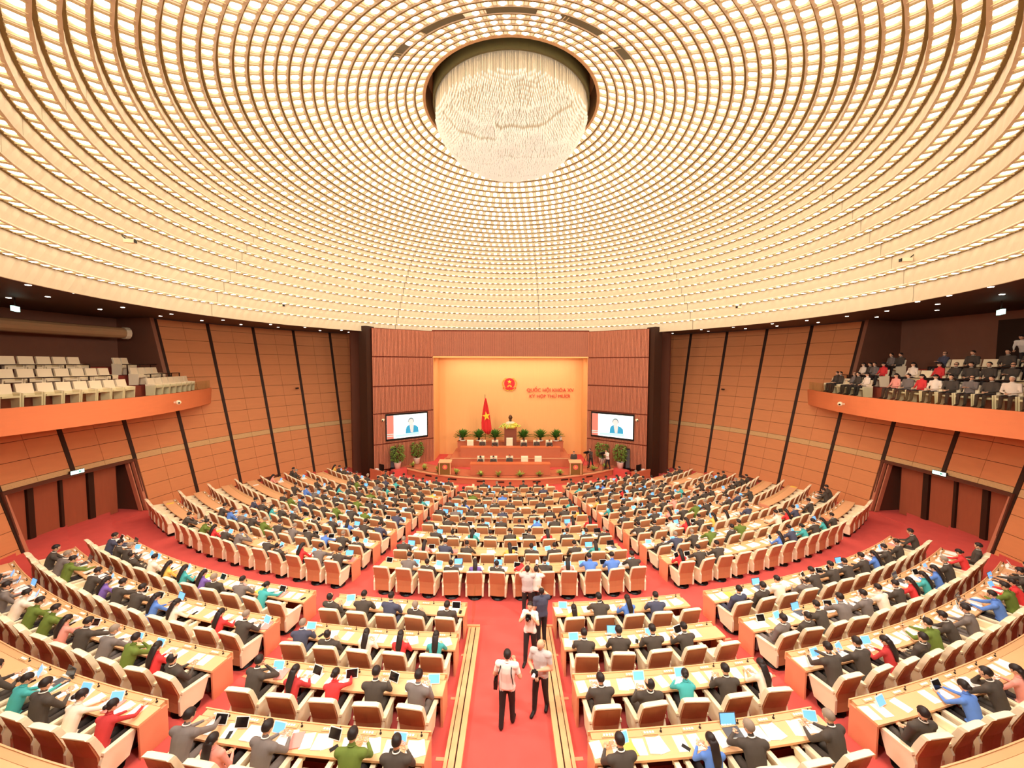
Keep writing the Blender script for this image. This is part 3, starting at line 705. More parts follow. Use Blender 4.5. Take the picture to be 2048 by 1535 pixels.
# big potted shrubs
def shrub(seed):
    r = random.Random(seed); q = MB()
    for j in range(460):
        a = r.uniform(0, 2*pi); h = r.uniform(.0, 1.25); R = .52*(1-((h-.6)/.85)**2)**.5*r.uniform(.55, 1)
        c = Vector((R*cos(a), R*sin(a), .72+h)); u = Vector((cos(a), sin(a), r.uniform(-.4, .5))).normalized()*r.uniform(.18, .30); w = Vector((-sin(a), cos(a), r.uniform(-.5, .5))).normalized()*.065
        q.add([tuple(c), tuple(c+u*.5+w), tuple(c+u-Vector((0, 0, .05))), tuple(c+u*.5-w)], [(0, 1, 2, 3)])
    return q.mesh('leaves', M_LEAFM)
M_LEAFM = mat('shrub_leaf', (122, 142, 60), .6, noise=.4, nscale=14)
q = MB(); q.lathe([(.22, 0), (.30, .5), (.33, .56), (.27, .56), (.25, .5)], 16); ME_POT = q.mesh('pot', M_POT)
q = MB(); q.tube([(0, 0, .45), (.02, 0, 1.3)], [.04, .02], 6); q.tube([(.03, 0, .5), (.2, .1, 1.2)], [.03, .01], 5); q.tube([(-.03, 0, .5), (-.2, -.1, 1.2)], [.03, .01], 5); ME_STEM = q.mesh('stem', M_BRONZE)
for j, (x, y, lab) in enumerate(((-9.72, 31.5, 'leafy shrub in white pot below the left end of the left screen'), (-8.43, 33.0, 'leafy shrub in white pot nearer the gold curtain, left of podium'),
                                 (8.3, 33.0, 'leafy shrub in white pot behind the cameramen, right of podium'), (9.55, 31.7, 'leafy shrub in white pot beside the right loudspeaker'))):
    z = ZP if abs(x) < 9 else ZP-.02
    t = thing('potted_shrub', lab, 'plant', (x, y, z), j, 'potted shrubs beside the podium')
    ob('leaves', shrub(j), t)['kind'] = 'stuff'; ob('pot', ME_POT, t); ob('stem', ME_STEM, t)
# small plants along the podium edge
def small(seed):
    r = random.Random(seed); q = MB()
    for j in range(26):
        a = r.uniform(0, 2*pi); e = r.uniform(.2, 1.2); L = r.uniform(.32, .50); u = Vector((cos(a)*cos(e), sin(a)*cos(e), sin(e)))*L; w = Vector((-sin(a), cos(a), 0))*.07; c = Vector((0, 0, .1))
        q.add([tuple(c), tuple(c+u*.5+w+Vector((0, 0, .03))), tuple(c+u*1.0), tuple(c+u*.5-w+Vector((0, 0, .03)))], [(0, 1, 2, 3)])
    return q.mesh('leaves', M_LEAFL)
q = MB(); q.lathe([(.09, 0), (.12, .14)], 10); ME_SP = q.mesh('pot', M_BRONZE)
EP = [-35.5, -30.0, -24.4, -17.6, -9.3, -3.8, 3.2, 9.2, 16.2, 22.2, 29.0, 34.5]
for j, a in enumerate(EP):
    x, y = polar(14.62, a)
    t = thing('edge_plant', 'small variegated plant, %s from left along the podium front edge' % ORD[j+1], 'plant', (x, y, ZP-.02), j, 'small plants along the podium edge')
    ob('leaves', small(j), t)['kind'] = 'stuff'; ob('pot', ME_SP, t)
# loudspeakers and side desks
for s, wd in ((-1, 'left'), (1, 'right')):
    x = s*10.15
    t = thing('loudspeaker', 'tall black column loudspeaker behind the shrub, %s of podium' % wd, 'speaker', (x, 31.75, ZP-.8))
    q = MB(); q.box((0, 0, 1.65), (.38, .4, 1.7)); ob('cabinet', q.mesh('cabinet', M_BLACK), t)
    q = MB(); q.box((0, -.21, 1.65), (.32, .02, 1.6)); ob('grille', q.mesh('grille', M_GREYD), t)
    q = MB(); q.box((0, 0, .4), (.5, .5, .8)); ob('stand', q.mesh('stand', M_BLACK), t)
    x = s*10.75
    t = thing('side_desk', 'small boxy wooden desk with monitor at the %s foot of the podium' % wd, 'desk', (x, 30.0, -1.3), s*.55)
    q = MB(); q.box((0, 0, .45), (1.35, .8, .9)); ob('body', q.mesh('body', M_ROOMW), t)
    q = MB(); q.box((0, -.36, 1.0), (1.4, .1, .2)); ob('parapet', q.mesh('parapet', M_ROOMW), t)
    q = MB(); q.box((-.2*s, .05, 1.25), (.55, .06, .5)); q.box((-.2*s, .05, .95), (.1, .1, .2)); ob('monitor', q.mesh('monitor', M_BLACK), t)
    q = MB(); q.box((.3*s, 0, .98), (.3, .22, .16)); ob('papers', q.mesh('papers', M_WHITE), t)
# presidium chairs
def exec_chair(h):
    P = []
    q = MB(); q.prism([(.20, .40), (.30, .42), (.36, h-.06), (.34, h), (.26, h), (.22, h-.1)], 'x', -.29, .29); P.append(('backrest', q.mesh('backrest', M_CREAM)))
    q = MB(); q.box((0, 0, .44), (.56, .5, .12)); P.append(('seat_cushion', q.mesh('seat_cushion', M_CREAM)))
    for s in (-1, 1):
        q = MB(); q.box((s*.31, .02, .55), (.07, .46, .3)); P.append(('armrest', q.mesh('armrest', M_CREAM)))
    q = MB(); q.lathe([(.27, 0), (.27, .03), (.05, .06), (.05, .38)], 10); P.append(('pedestal', q.mesh('pedestal', M_BLACK)))
    return P
EC, ECT = exec_chair(1.28), exec_chair(1.48)
pres = []
for j, u in enumerate((939.6, 964.5, 989.8, 1019, 1047.9, 1073.6, 1098.8)):
    x = on_y(u, 890, 33.0).x; pres.append((x, 33.1, TZ, j in (1, 2, 4, 5, 6)))
    t = thing('presidium_chair', 'cream chair, %s from left behind the upper presidium desk' % ORD[j+1] if j != 3 else 'tallest empty cream chair before the bust pedestal', 'chair', (x, 33.15, TZ), 0, 'cream presidium chairs')
    for nm, me in (ECT if j == 3 else EC): ob(nm, me, t)
for j, u in enumerate((960.9, 987, 1019, 1049.5, 1077)):
    x = on_y(u, 920, 30.3).x; pres.append((x, 30.4, ZP, j in (0, 1, 2)))
    t = thing('presidium_chair', 'cream chair, %s from left behind the front presidium desk' % ORD[j+1], 'chair', (x, 30.45, ZP), 0, 'cream presidium chairs')
    for nm, me in EC: ob(nm, me, t)
# ------------------------------------------------------------------ side balconies
BP = [(21.6, 26.9), (20.9, 25.6), (20.2, 23.8), (19.55, 21.8), (19.15, 19.6), (19.02, 17.2), (19.25, 14.6), (19.8, 11.8), (20.6, 9.0), (21.6, 6.4)]
def resample(P, step):
    P = [Vector(p) for p in P]; out = [P[0].copy()]; acc = 0
    for a, b in zip(P, P[1:]):
        L = (b-a).length; d = step-acc
        while d <= L: out.append(a.lerp(b, d/L)); d += step
        acc = L-(d-step)
    return out
def smooth(P):
    for _ in range(2):
        Q = [P[0]]
        for a, b in zip(P, P[1:]):
            a, b = Vector(a), Vector(b); Q += [a.lerp(b, .25), a.lerp(b, .75)]
        P = Q+[P[-1]]
    return P
BL = smooth([Vector(p) for p in BP])
def offs(P, d):
    out = []
    for i, p in enumerate(P):
        t = (P[min(i+1, len(P)-1)]-P[max(i-1, 0)]).normalized(); n = Vector((-t.y, t.x))
        if n.x < 0: n = -n
        out.append(p+n*d)
    return out
def ribbon(P0, P1, z0, z1, s, b=None, m=0):
    """solid between two plan polylines, z0..z1, mirrored by s"""
    b = b or MB(); n = len(P0); vs = []
    for p, q in zip(P0, P1): vs += [(s*p.x, p.y, z0), (s*p.x, p.y, z1), (s*q.x, q.y, z1), (s*q.x, q.y, z0)]
    fs = [(i*4+j, i*4+(j+1) % 4, i*4+4+(j+1) % 4, i*4+4+j) for i in range(n-1) for j in range(4)]
    return b.add(vs, fs+[(0, 1, 2, 3), tuple(range(n*4-4, n*4))[::-1]], m)
M_BFLOOR = mat('balcony_carpet', (150, 62, 46), .95)
M_RECESS = mat('recess_veneer', (148, 96, 72), .5, noise=.08, nscale=2)
M_BLUE = mat('blue_glass_door', (96, 140, 158), .3)
q = []
def aud_seat():
    P = []
    b = MB(); b.prism([(-.16, .40), (-.08, .40), (-.20, .98), (-.27, .97)], 'x', -.26, .26); P.append(('backrest', b.mesh('backrest', M_CREAM)))
    b = MB(); b.prism([(-.14, .38), (.26, .42), (.27, .50), (-.14, .47)], 'x', -.24, .24); P.append(('seat_pad', b.mesh('seat_pad', M_CREAM)))
    for s in (-1, 1):
        b = MB(); b.prism([(-.24, .0), (.18, .0), (.24, .60), (-.24, .64)], 'x', min(s*.26, s*.31), max(s*.26, s*.31)); P.append(('side_panel', b.mesh('side_panel', M_CREAM)))
    return P
AS = aud_seat()
TIER = [(0.85, 6.60), (1.85, 7.18), (2.85, 7.74)]
balc_seats = {-1: [], 1: []}
for s, wd in ((-1, 'left'), (1, 'right')):
    BO = (s*21, 17, 6.2)
    t = thing('balcony', 'curved side balcony with orange wooden front on the %s wall' % wd, 'balcony', BO)
    t['kind'] = 'structure'
    def bp(nm, m, b): return ob(nm, b.mesh(nm, m, org=BO), t)
    bp('fascia', M_BALC, ribbon(BL, offs(BL, .14), 5.62, 6.68, s))
    P3, P0 = offs(BL, 3.6), offs(BL, .14)
    P3 = [Vector((max(p.x, 21.2), p.y)) for p in P3]
    bp('underside', M_BALC, ribbon(P0, offs(BL, 3.4), 5.64, 5.78, s))
    bp('deck', M_BFLOOR, ribbon(P0, offs(BL, 3.4), 6.3, 6.58, s))
    C = BL[6:-2]
    bp('tier', M_BFLOOR, ribbon(offs(C, 1.35), offs(C, 2.4), 6.5, 7.16, s))
    bp('tier', M_BFLOOR, ribbon(offs(C, 2.35), offs(C, 3.5), 6.5, 7.72, s))
    bp('tier', M_BFLOOR, ribbon(offs(C, 3.4), offs(C, 7.5), 6.5, 8.2, s))
    # glass parapet in sheets
    G = offs(BL, .07); k = 0
    for i in range(3, len(G)-3, 4):
        seg = G[i:i+5]
        if len(seg) < 3: continue
        b = ribbon(seg, [p+Vector((.012, 0)) for p in seg], 6.68, 7.22, s); bp('glass_sheet', M_CLEAR, b)
    # rails before the upper tiers
    for j, (o_, z) in enumerate(((1.42, 7.16), (2.42, 7.72))):
        R = offs(C, o_); b = MB()
        gap = lambda p: 19.3 < p.y < 20.9
        for g in ([p for p in R if p.y >= 20.9], [p for p in R if p.y <= 19.3]):
            if len(g) < 2: continue
            b.tube([(s*p.x, p.y, z+.62) for p in g], .025, 6)
            for p in resample([tuple(p) for p in g], 1.1): b.box((s*p.x, p.y, z+.3), (.04, .04, .62))
        bp('handrail', M_STRIP, b)
    # recess: back wall, side cheeks, glazed door
    b = MB(); b.arc([(27.0, 5.8), (27.0, 11.36), (27.2, 11.36), (27.2, 5.8)], s*75, s*114, 16, HC, 1); w = bp('recess_wall', M_RECESS, b)
    for a in (75.8, 112.2): b = MB(); b.arc([(22.7, 6.5), (24.0, 11.36), (27.1, 11.36), (27.1, 6.5)], s*a, s*(a+.5), 1, HC, 1); bp('recess_cheek', M_RECESS, b)
    b = MB(); b.arc([(26.85, 8.2), (26.85, 10.9), (27, 10.9), (27, 8.2)], s*(101 if s < 0 else 86), s*(106.5 if s < 0 else 94), 3, HC, 1); bp('doorway', M_BLUE if s < 0 else M_STRIP, b)
    b = MB(); b.arc([(26.8, 8.2), (26.8, 11.0), (26.95, 11.0), (26.95, 8.2)], s*103.4, s*103.8, 1, HC, 1); bp('door_post', M_CREAM if s < 0 else M_STRIP, b)
    # seats
    for r, (o_, z) in enumerate(TIER):
        L = offs(BL, o_); pts = resample([tuple(p) for p in L], .64)
        n = 0
        for i, p in enumerate(pts[1:-1], 1):
            if p.y > (25.0, 23.6, 22.4)[r] or 19.4 < p.y < 20.8: continue
            tn = (pts[i+1]-pts[i-1]).normalized(); nn = Vector((-tn.y, tn.x))
            if nn.x > 0: nn = -nn          # towards the hall
            pos = Vector((s*p.x, p.y, z)); head = pos+Vector((0, 0, 1.1))
            if not inframe(head, 25): continue
            n += 1; rz = math.atan2(-s*nn.x*(1) if False else -(s*nn.x), nn.y)
            balc_seats[s].append(dict(pos=pos, rz=rz, row=r, i=n, head=head))
            th = thing('balcony_seat', 'cream tip-up seat, %s from the far end, %s row of the %s balcony' % (ORD[n] if n < 16 else '%dth' % n, ORD[r+1], wd), 'chair', pos, rz, 'cream seats on the balconies')
            for nm, me in AS: ob(nm, me, th)
    # exit sign under the soffit
    p = Vector((s*22.3, 16.9, 10.85)); th = thing('exit_sign', 'lit hanging exit sign above the %s balcony' % wd, 'exit sign', p, s*.95)
    q = MB(); q.box((0, 0, 0), (.55, .1, .22)); ob('lit_panel', q.mesh('lit_panel', M_EXIT), th)
    q = MB(); q.box((0, 0, .32), (.04, .04, .42)); ob('hanger', q.mesh('hanger', M_DARK), th)
    q = MB(); q.box((0, -.056, 0), (.3, .012, .08)); ob('pictogram', q.mesh('pictogram', M_EXITG), th)
    cx, cy = .62*s, 0
    p = hpol(WR(6.35), s*54.2); th = thing('security_camera', 'small camera high on the %s wall' % wd, 'camera', (p[0]-s*.25, p[1]-.2, 6.3))
    q = MB(); q.box((0, 0, 0), (.12, .3, .12)); q.ell((-s*.05, -.2, 0), (.06, .06, .06), 8, 4); ob('housing', q.mesh('housing', M_DARK), th)
    p = on_y(338 if s < 0 else 1678, 807, 20.5); th = thing('security_camera', 'white camera fixed to the front of the %s balcony' % wd, 'camera', (s*18.86, 21.0, 6.2))
    q = MB(); q.ell((0, 0, 0), (.13, .13, .13), 10, 6); q.box((s*.12, 0, 0), (.2, .1, .1)); ob('housing', q.mesh('housing', M_CREAM), th)
    q = MB(); q.ell((-s*.1, -.07, -.02), (.05, .05, .05), 8, 4); ob('lens', q.mesh('lens', M_BLACK), th)
th = thing('beige_cylinder', 'long beige round duct under the ceiling of the left balcony', 'cylinder', (-24.4, 18.5, 10.3))  # plain beige cylinder hung under the soffit
q = MB(); q.arc([(24.9+.34*cos(k*pi/6), 10.3+.34*sin(k*pi/6)) for k in range(12)], -78, -101, 18, HC, 1); ob('cylinder_body', q.mesh('cylinder_body', M_SHAFT, org=(-24.4, 18.5, 10.3)), th)
q = MB(); q.arc([(24.9+.38*cos(k*pi/6), 10.3+.38*sin(k*pi/6)) for k in range(12)], -77.8, -78.4, 1, HC, 1); ob('end_ring', q.mesh('end_ring', M_CREAM, org=(-24.4, 18.5, 10.3)), th)
# cameras on the dome panels
for j, (R, z, a, lab) in enumerate(((15.7, 13.25, -103, 'white camera on the lower dome panels above the left balcony'), (16.4, 12.2, -68, 'small camera on the lower dome panels, left side'), (16.4, 12.2, 68, 'small camera on the lower dome panels, right side'), (16.3, 12.6, 103, 'small camera on the dome panels above the right balcony'))):
    x, y = hpol(R-.2, a); th = thing('security_camera', lab, 'camera', (x, y, z), -rad(a))
    q = MB(); q.box((0, 0, 0), (.16, .34, .14)); ob('housing', q.mesh('housing', M_CREAM), th)
    q = MB(); q.box((0, -.18, 0), (.14, .03, .12)); q.tube([(0, .1, .05), (0, .25, .2)], .02, 5); ob('lens', q.mesh('lens', M_BLACK), th)
# wooden curbs beside the centre aisle ramp
for s, wd in ((-1, 'left'), (1, 'right')):
    t = thing('aisle_curb', 'long low wooden curb with dark groove along the %s edge of the centre aisle' % wd, 'curb', (s*1.1, 11.1, .1), 0, 'wooden curbs beside the centre aisle')
    def strip(x0, x1, h, nm, m):
        b = MB(); vs = []
        for y, z in ((11.15, .10), (2.5, .79)):
            for x in (x0, x1):
                for zz in (z-.2, z+h): vs.append((s*(x+(11.15-y)*.004), y, zz))
        b.add(vs, [(0, 1, 3, 2), (4, 6, 7, 5), (0, 2, 6, 4), (1, 5, 7, 3), (0, 4, 5, 1), (2, 3, 7, 6)])
        o = ob(nm, b.mesh(nm, m, org=(s*1.1, 11.1, .1)), t); return o
    strip(.93, 1.05, .13, 'inner_rail', M_DESK)
    strip(1.05, 1.08, .08, 'groove', M_STRIP)
    strip(1.08, 1.20, .13, 'outer_rail', M_DESK)
    strip(1.20, 1.22, .08, 'groove', M_STRIP)
    strip(1.22, 1.29, .13, 'edge_rail', M_DESK)
    b = MB(); b.box((s*1.15, 11.17, .16), (.42, .05, .22)); ob('end_block', b.mesh('end_block', M_DESK, org=(s*1.1, 11.1, .1)), t)
    b = MB(); b.box((s*1.19, 11.75, .45), (.012, 1.1, .9)); g = ob('glass_screen', b.mesh('glass_screen', M_CLEAR), None)
    tag(g, 'clear glass fin at the %s head of the centre aisle ramp' % wd, 'glass screen')

# ------------------------------------------------------------------ desks
BLK = {'C': 'front centre block', 'L': 'front left block', 'R': 'front right block', 'LO': 'front left wing', 'RO': 'front right wing',
       'RCL': 'rear inner left block', 'RCR': 'rear inner right block', 'RL': 'rear outer left block', 'RR': 'rear outer right block'}
OE = [-39.6, -41.3, -42.8, -43.6, -43.8, -43.8, -43.6, -43.3]
rows = []      # (block, row index, near radius, phi0, phi1, seats)
OCC = {
 'C': ['.aKKuKrkpbbk', 'kpnk.yKKkt.', '.kKtKkkrKKK', 'KkKKkKbkpr', 'kakknkKkky', 'kbkkk.k.t', 'kgKbkKkK', 'KkKkKKn', '.kkKkK.'],
 'L': ['k.grka.kKrak', 'kbakgkakbkK', 'nktkk.Kkbkn', 'kgnkkgkgKn', 'bakkkgkkKk', 'ktkkgkkkt', 'kgKatkkky', 'kkntkkKk', 'kakkKkk'],
 'R': ['rkk...bntktk', 'KnkgKg..wrn', 'kkwrkyw.n..', 'kkkpkgk.kn', 'tkKkkpakkk', 'ykkwkkkt', 'kkKrkkak', 'tkbkkKkw', 'kkKkrkk'],
 'LO': ['.....', '.....', '......', '......', '.p...k', 'kk...k', '.....', 'ykk.k'],
 'RO': ['.....', 'k..kk', '......', 'k.....', 'Kkkkk.', 'k.kkk.', '.....', '.kkk.'],
 'RCL': ['KknKK', 'nKwrt', 'kmrka.', 'aPa.gk', ''], 'RCR': ['Ykbn.', 'kkkk.', 'kKtkwk', 'k.bk.k', ''],
 'RL': ['.nkkKwytuKat.', '.kag.kukkbw.rk', 'kkakawggpkagrK', '..........ktkwm', ''],
 'RR': ['NKwAkkkkbkk.k', 'AKkaawkrtbk.rK', 'kkmKgka.bgrkkk', 'K.bkp..........', ''],
}
def nseat(r, a0, a1, n=None): return n or int(rad(abs(a1-a0))*(r+.35)/.87+.5)
for k in range(9): rows.append(('C', k, NR[k], -9.5, 9.5, None))
for k in range(9):
    rows.append(('L', k, NR[k], -31.0, -11.6, None)); rows.append(('R', k, NR[k], 11.6, 31.0, None))
for k in range(8):
    n = 5 if k in (0, 1, 6, 7) else 6
    rows.append(('LO', k, NR[k], OE[k], -32.2, n)); rows.append(('RO', k, NR[k], 32.2, -OE[k], n))
for k in range(5):
    rows.append(('RCL', k, RR[k], -9.8, -2.35, None)); rows.append(('RCR', k, RR[k], 2.35, 9.8, None))
    rows.append(('RL', k, RR[k], -30.8 if k < 4 else -28.2, -11.3, None)); rows.append(('RR', k, RR[k], 11.3, 30.8 if k < 4 else 28.2, None))
cb = MB(); cb.box((0, 0, .004), (.30, .085, .008)); cb2 = MB()
for i in range(4): cb2.box((-.10+i*.055, 0, .014), (.035, .04, .012))
ME_CON = cb.mesh('console_plate', M_LEDGE); ME_BTN = cb2.mesh('buttons', M_WHITE)
kb = MB(); kb.lathe([(.022, 0), (.022, .02), (.01, .03)], 8); kb.tube([(0, 0, .02), (0, .0, .06)], .006, 5); kb.ell((0, 0, .07), (.014, .014, .018), 6, 4)
ME_MIC = kb.mesh('microphone', M_DARK)
seats = []
for (B, k, r, a0, a1, n) in rows:
    z = fl(r); am = (a0+a1)/2; x0, y0 = polar(r, am)
    if B in ('RL', 'RR') and k == 4: pass
    org = (x0, y0, z)
    t = thing('curved_desk', 'long curved wooden desk, %s row from the cross aisle, %s' % (ORD[k+1], BLK[B]), 'desk', org, 0, 'curved wooden desks')
    ns = max(6, int(abs(a1-a0)*1.3)); e = math.degrees(.05/r)
    def part(nm, poly, p0, p1, nn, m):
        q = MB(); q.arc(poly, p0, p1, nn); return ob(nm, q.mesh(nm, m, org=org), t)
    part('desk_top', [(r, z+.70), (r, z+.745), (r-.05, z+.75), (r-.41, z+.75), (r-.41, z+.70)], a0, a1, ns, M_DESK)
    part('console_ledge', [(r-.41, z+.66), (r-.41, z+.758), (r-.52, z+.772), (r-.53, z+.772), (r-.53, z+.66)], a0+e, a1-e, ns, M_LEDGE)
    part('back_lip', [(r-.53, z+.60), (r-.53, z+.79), (r-.555, z+.79), (r-.555, z+.60)], a0, a1, ns, M_DESK)
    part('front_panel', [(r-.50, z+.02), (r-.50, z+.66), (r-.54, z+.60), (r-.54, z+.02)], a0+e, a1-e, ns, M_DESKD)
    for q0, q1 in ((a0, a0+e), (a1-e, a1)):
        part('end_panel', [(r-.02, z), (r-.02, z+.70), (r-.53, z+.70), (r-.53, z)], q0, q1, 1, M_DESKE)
    n = nseat(r, a0, a1, n)
    for i in range(n):
        a = a0+(a1-a0)*(i+.5)/n
        if y0 < 21.0 and (k < 3 or B[0] == 'R') and inframe((*polar(r, a), z+.8), 20):
            px, py = polar(r-.465, a)
            q = ob('control_plate', ME_CON, t, (px-x0, py-y0, .766), rad(a)); ob('button', ME_BTN, q)
            px, py = polar(r-.47, a+math.degrees(.23/r)); ob('microphone', ME_MIC, t, (px-x0, py-y0, .766), rad(a))
        occ = OCC[B][k] if k < len(OCC[B]) else ''
        c = occ[i] if i < len(occ) else '.'
        inner = i+1 if B == 'C' else (n-i if B in ('L', 'LO', 'RL', 'RCL') else i+1)
        seats.append(dict(B=B, k=k, r=r, a=a, z=z, i=i, c=c, inner=inner, n=n))
if True:
    for s in seats:
        s['pos'] = (*polar(s['r']+.27, s['a']), s['z'])
        s['dist'] = s['pos'][1]
        s['vis'] = inframe((s['pos'][0], s['pos'][1], s['z']+.9), 45)
        s['where'] = '%s seat from %s, %s row of %s' % (ORD[s['inner']], 'left' if s['B'] == 'C' else 'aisle', ORD[s['k']+1], BLK[s['B']])
seats = [s for s in seats if s['vis']]
seats.sort(key=lambda s: (s['dist']**2+.3*s['pos'][0]**2))

# ------------------------------------------------------------------ armchairs
def chair_parts():
    P = []
    prof = lambda off: [(-.27-off, .20), (-.27-off, .62), (-.41-off, 1.10)]
    # brown shell, three stations, slightly bowed sideways
    b = MB(); vs = []; st = [(-.27, .20, .25), (-.265, .42, .26), (-.28, .64, .265), (-.345, .86, .265), (-.405, 1.095, .25)]
    for y, z, w in st:
        for x, bow in ((-w, 0), (-w*.5, .012), (0, .018), (w*.5, .012), (w, 0)): vs.append((x, y-.02-bow, z))
        for x in (w, -w): vs.append((x, y+.01, z))
    fs = []
    for i in range(4):
        for j in range(7): fs.append((i*7+j, i*7+(j+1) % 7, (i+1)*7+(j+1) % 7, (i+1)*7+j))
    fs += [tuple(range(7)), tuple(range(28, 35))]
    b.add(vs, fs); P.append(('back_shell', b.mesh('back_shell', M_BROWN)))
    # cream cushion with a border that wraps the shell's top and sides
    b = MB(); vs = []; st = [(-.25, .40, .275, .09), (-.265, .64, .285, .12), (-.33, .86, .285, .12), (-.40, 1.07, .28, .11), (-.422, 1.13, .27, .09), (-.42, 1.15, .24, .06)]
    for y, z, w, th in st:
        back = y - .01 if z < 1.10 else y-.035
        for x, yy in ((-w, back), (-w, y+th*.8), (-w*.7, y+th), (w*.7, y+th), (w, y+th*.8), (w, back)): vs.append((x, yy, z))
    fs = []
    for i in range(5):
        for j in range(6): fs.append((i*6+j, i*6+(j+1) % 6, (i+1)*6+(j+1) % 6, (i+1)*6+j))
    fs += [tuple(range(6)), tuple(range(30, 36))]
    b.add(vs, fs, smooth=False); P.append(('back_cushion', b.mesh('back_cushion', M_CREAM)))
    b = MB(); b.prism([(-.22, .36), (.26, .36), (.30, .39), (.30, .45), (.26, .485), (-.22, .47)], 'x', -.25, .25)
    P.append(('seat_cushion', b.mesh('seat_cushion', M_CREAM)))
    for s in (-1, 1):
        b = MB(); x0, x1 = s*.262, s*.325
        b.prism([(-.30, .17), (.16, .20), (.24, .42), (.30, .60), (-.24, .64), (-.30, .50)], 'x', min(x0, x1), max(x0, x1))
        b.prism([(-.26, .645), (.27, .605), (.33, .56), (.36, .60), (.34, .645), (-.25, .69)], 'x', min(s*.25, s*.345), max(s*.25, s*.345))
        P.append(('armrest', b.mesh('armrest', M_CREAM)))
    b = MB(); b.lathe([(.27, .0), (.27, .02), (.06, .05), (.045, .10), (.045, .36)], 12)
    P.append(('pedestal', b.mesh('pedestal', M_BLACK)))
    return P
CH = chair_parts()
def merge(parts, name):
    """one mesh from (mesh, matrix, [materials]) with a material per slot"""
    V = []; F = []; MI = []; mats = []; off = 0
    for me, mx, ms in parts:
        if me not in merge.c:
            co = np.empty(len(me.vertices)*3); me.vertices.foreach_get('co', co)
            merge.c[me] = (co.reshape(-1, 3), [tuple(p.vertices) for p in me.polygons], [p.material_index for p in me.polygons])
        co, fs, mi = merge.c[me]
        R = np.array(mx)
        V.append(co @ R[:3, :3].T + R[:3, 3])
        idx = []
        for q in (ms or list(me.materials)):
            if q not in mats: mats.append(q)
            idx.append(mats.index(q))
        F += [tuple(i+off for i in f) for f in fs]; MI += [idx[i] for i in mi]; off += len(co)
    me = bpy.data.meshes.new(name); me.from_pydata(np.concatenate(V).tolist(), [], F)
    for q in mats: me.materials.append(q)
    me.polygons.foreach_set('material_index', MI); return me
merge.c = {}
def chair_thing(pos, rz, label, group, parts=CH):
    t = thing('armchair', label, 'chair', pos, rz, group)
    for nm, me in parts: ob(nm, me, t)
    return t
rest = []
for q, s in enumerate(seats):
    rz = rad(s['a']) + (rnd.uniform(-.10, .10) if s['c'] != '.' else rnd.uniform(-.03, .03))
    s['rz'] = rz
    if q < 300:
        chair_thing(s['pos'], rz, 'cream armchair with brown back, ' + s['where'], 'armchairs at the curved desks')
    else:
        mx = Matrix.Translation(s['pos']) @ Matrix.Rotation(rz, 4, 'Z')
        rest += [(me, mx, None) for nm, me in CH]
o = ob('distant_armchairs', merge(rest, 'distant_armchairs'))
tag(o, 'far rows of cream armchairs with brown backs before the podium', 'chair', 'armchairs at the curved desks', 'stuff')
# ------------------------------------------------------------------ people
def loft(mb, st, n=12, m=0):
    """closed body of elliptical stations (centre, rx, ry) with x kept across; stations run along z-ish paths"""
    vs = []
    P = [Vector(s[0]) for s in st]
    for i, (c, rx, ry) in enumerate(st):
        d = (P[min(i+1, len(P)-1)]-P[max(i-1, 0)]).normalized(); u = Vector((1, 0, 0)); w = d.cross(u).normalized()
        for k in range(n):
            a = 2*pi*k/n; vs.append(tuple(P[i]+u*cos(a)*rx+w*sin(a)*ry))
    fs = [(i*n+k, i*n+(k+1) % n, (i+1)*n+(k+1) % n, (i+1)*n+k) for i in range(len(st)-1) for k in range(n)]
    fs += [tuple(range(n))[::-1], tuple(range((len(st)-1)*n, len(st)*n))]
    mb.add(vs, fs, m)
def cap(mb, a, b_, ra, rb, n=10):
    a, b_ = Vector(a), Vector(b_); mb.tube([a, b_], [ra, rb], n); mb.ell(a, (ra, ra, ra), n, 6); mb.ell(b_, (rb, rb, rb), n, 6)
SEG = []
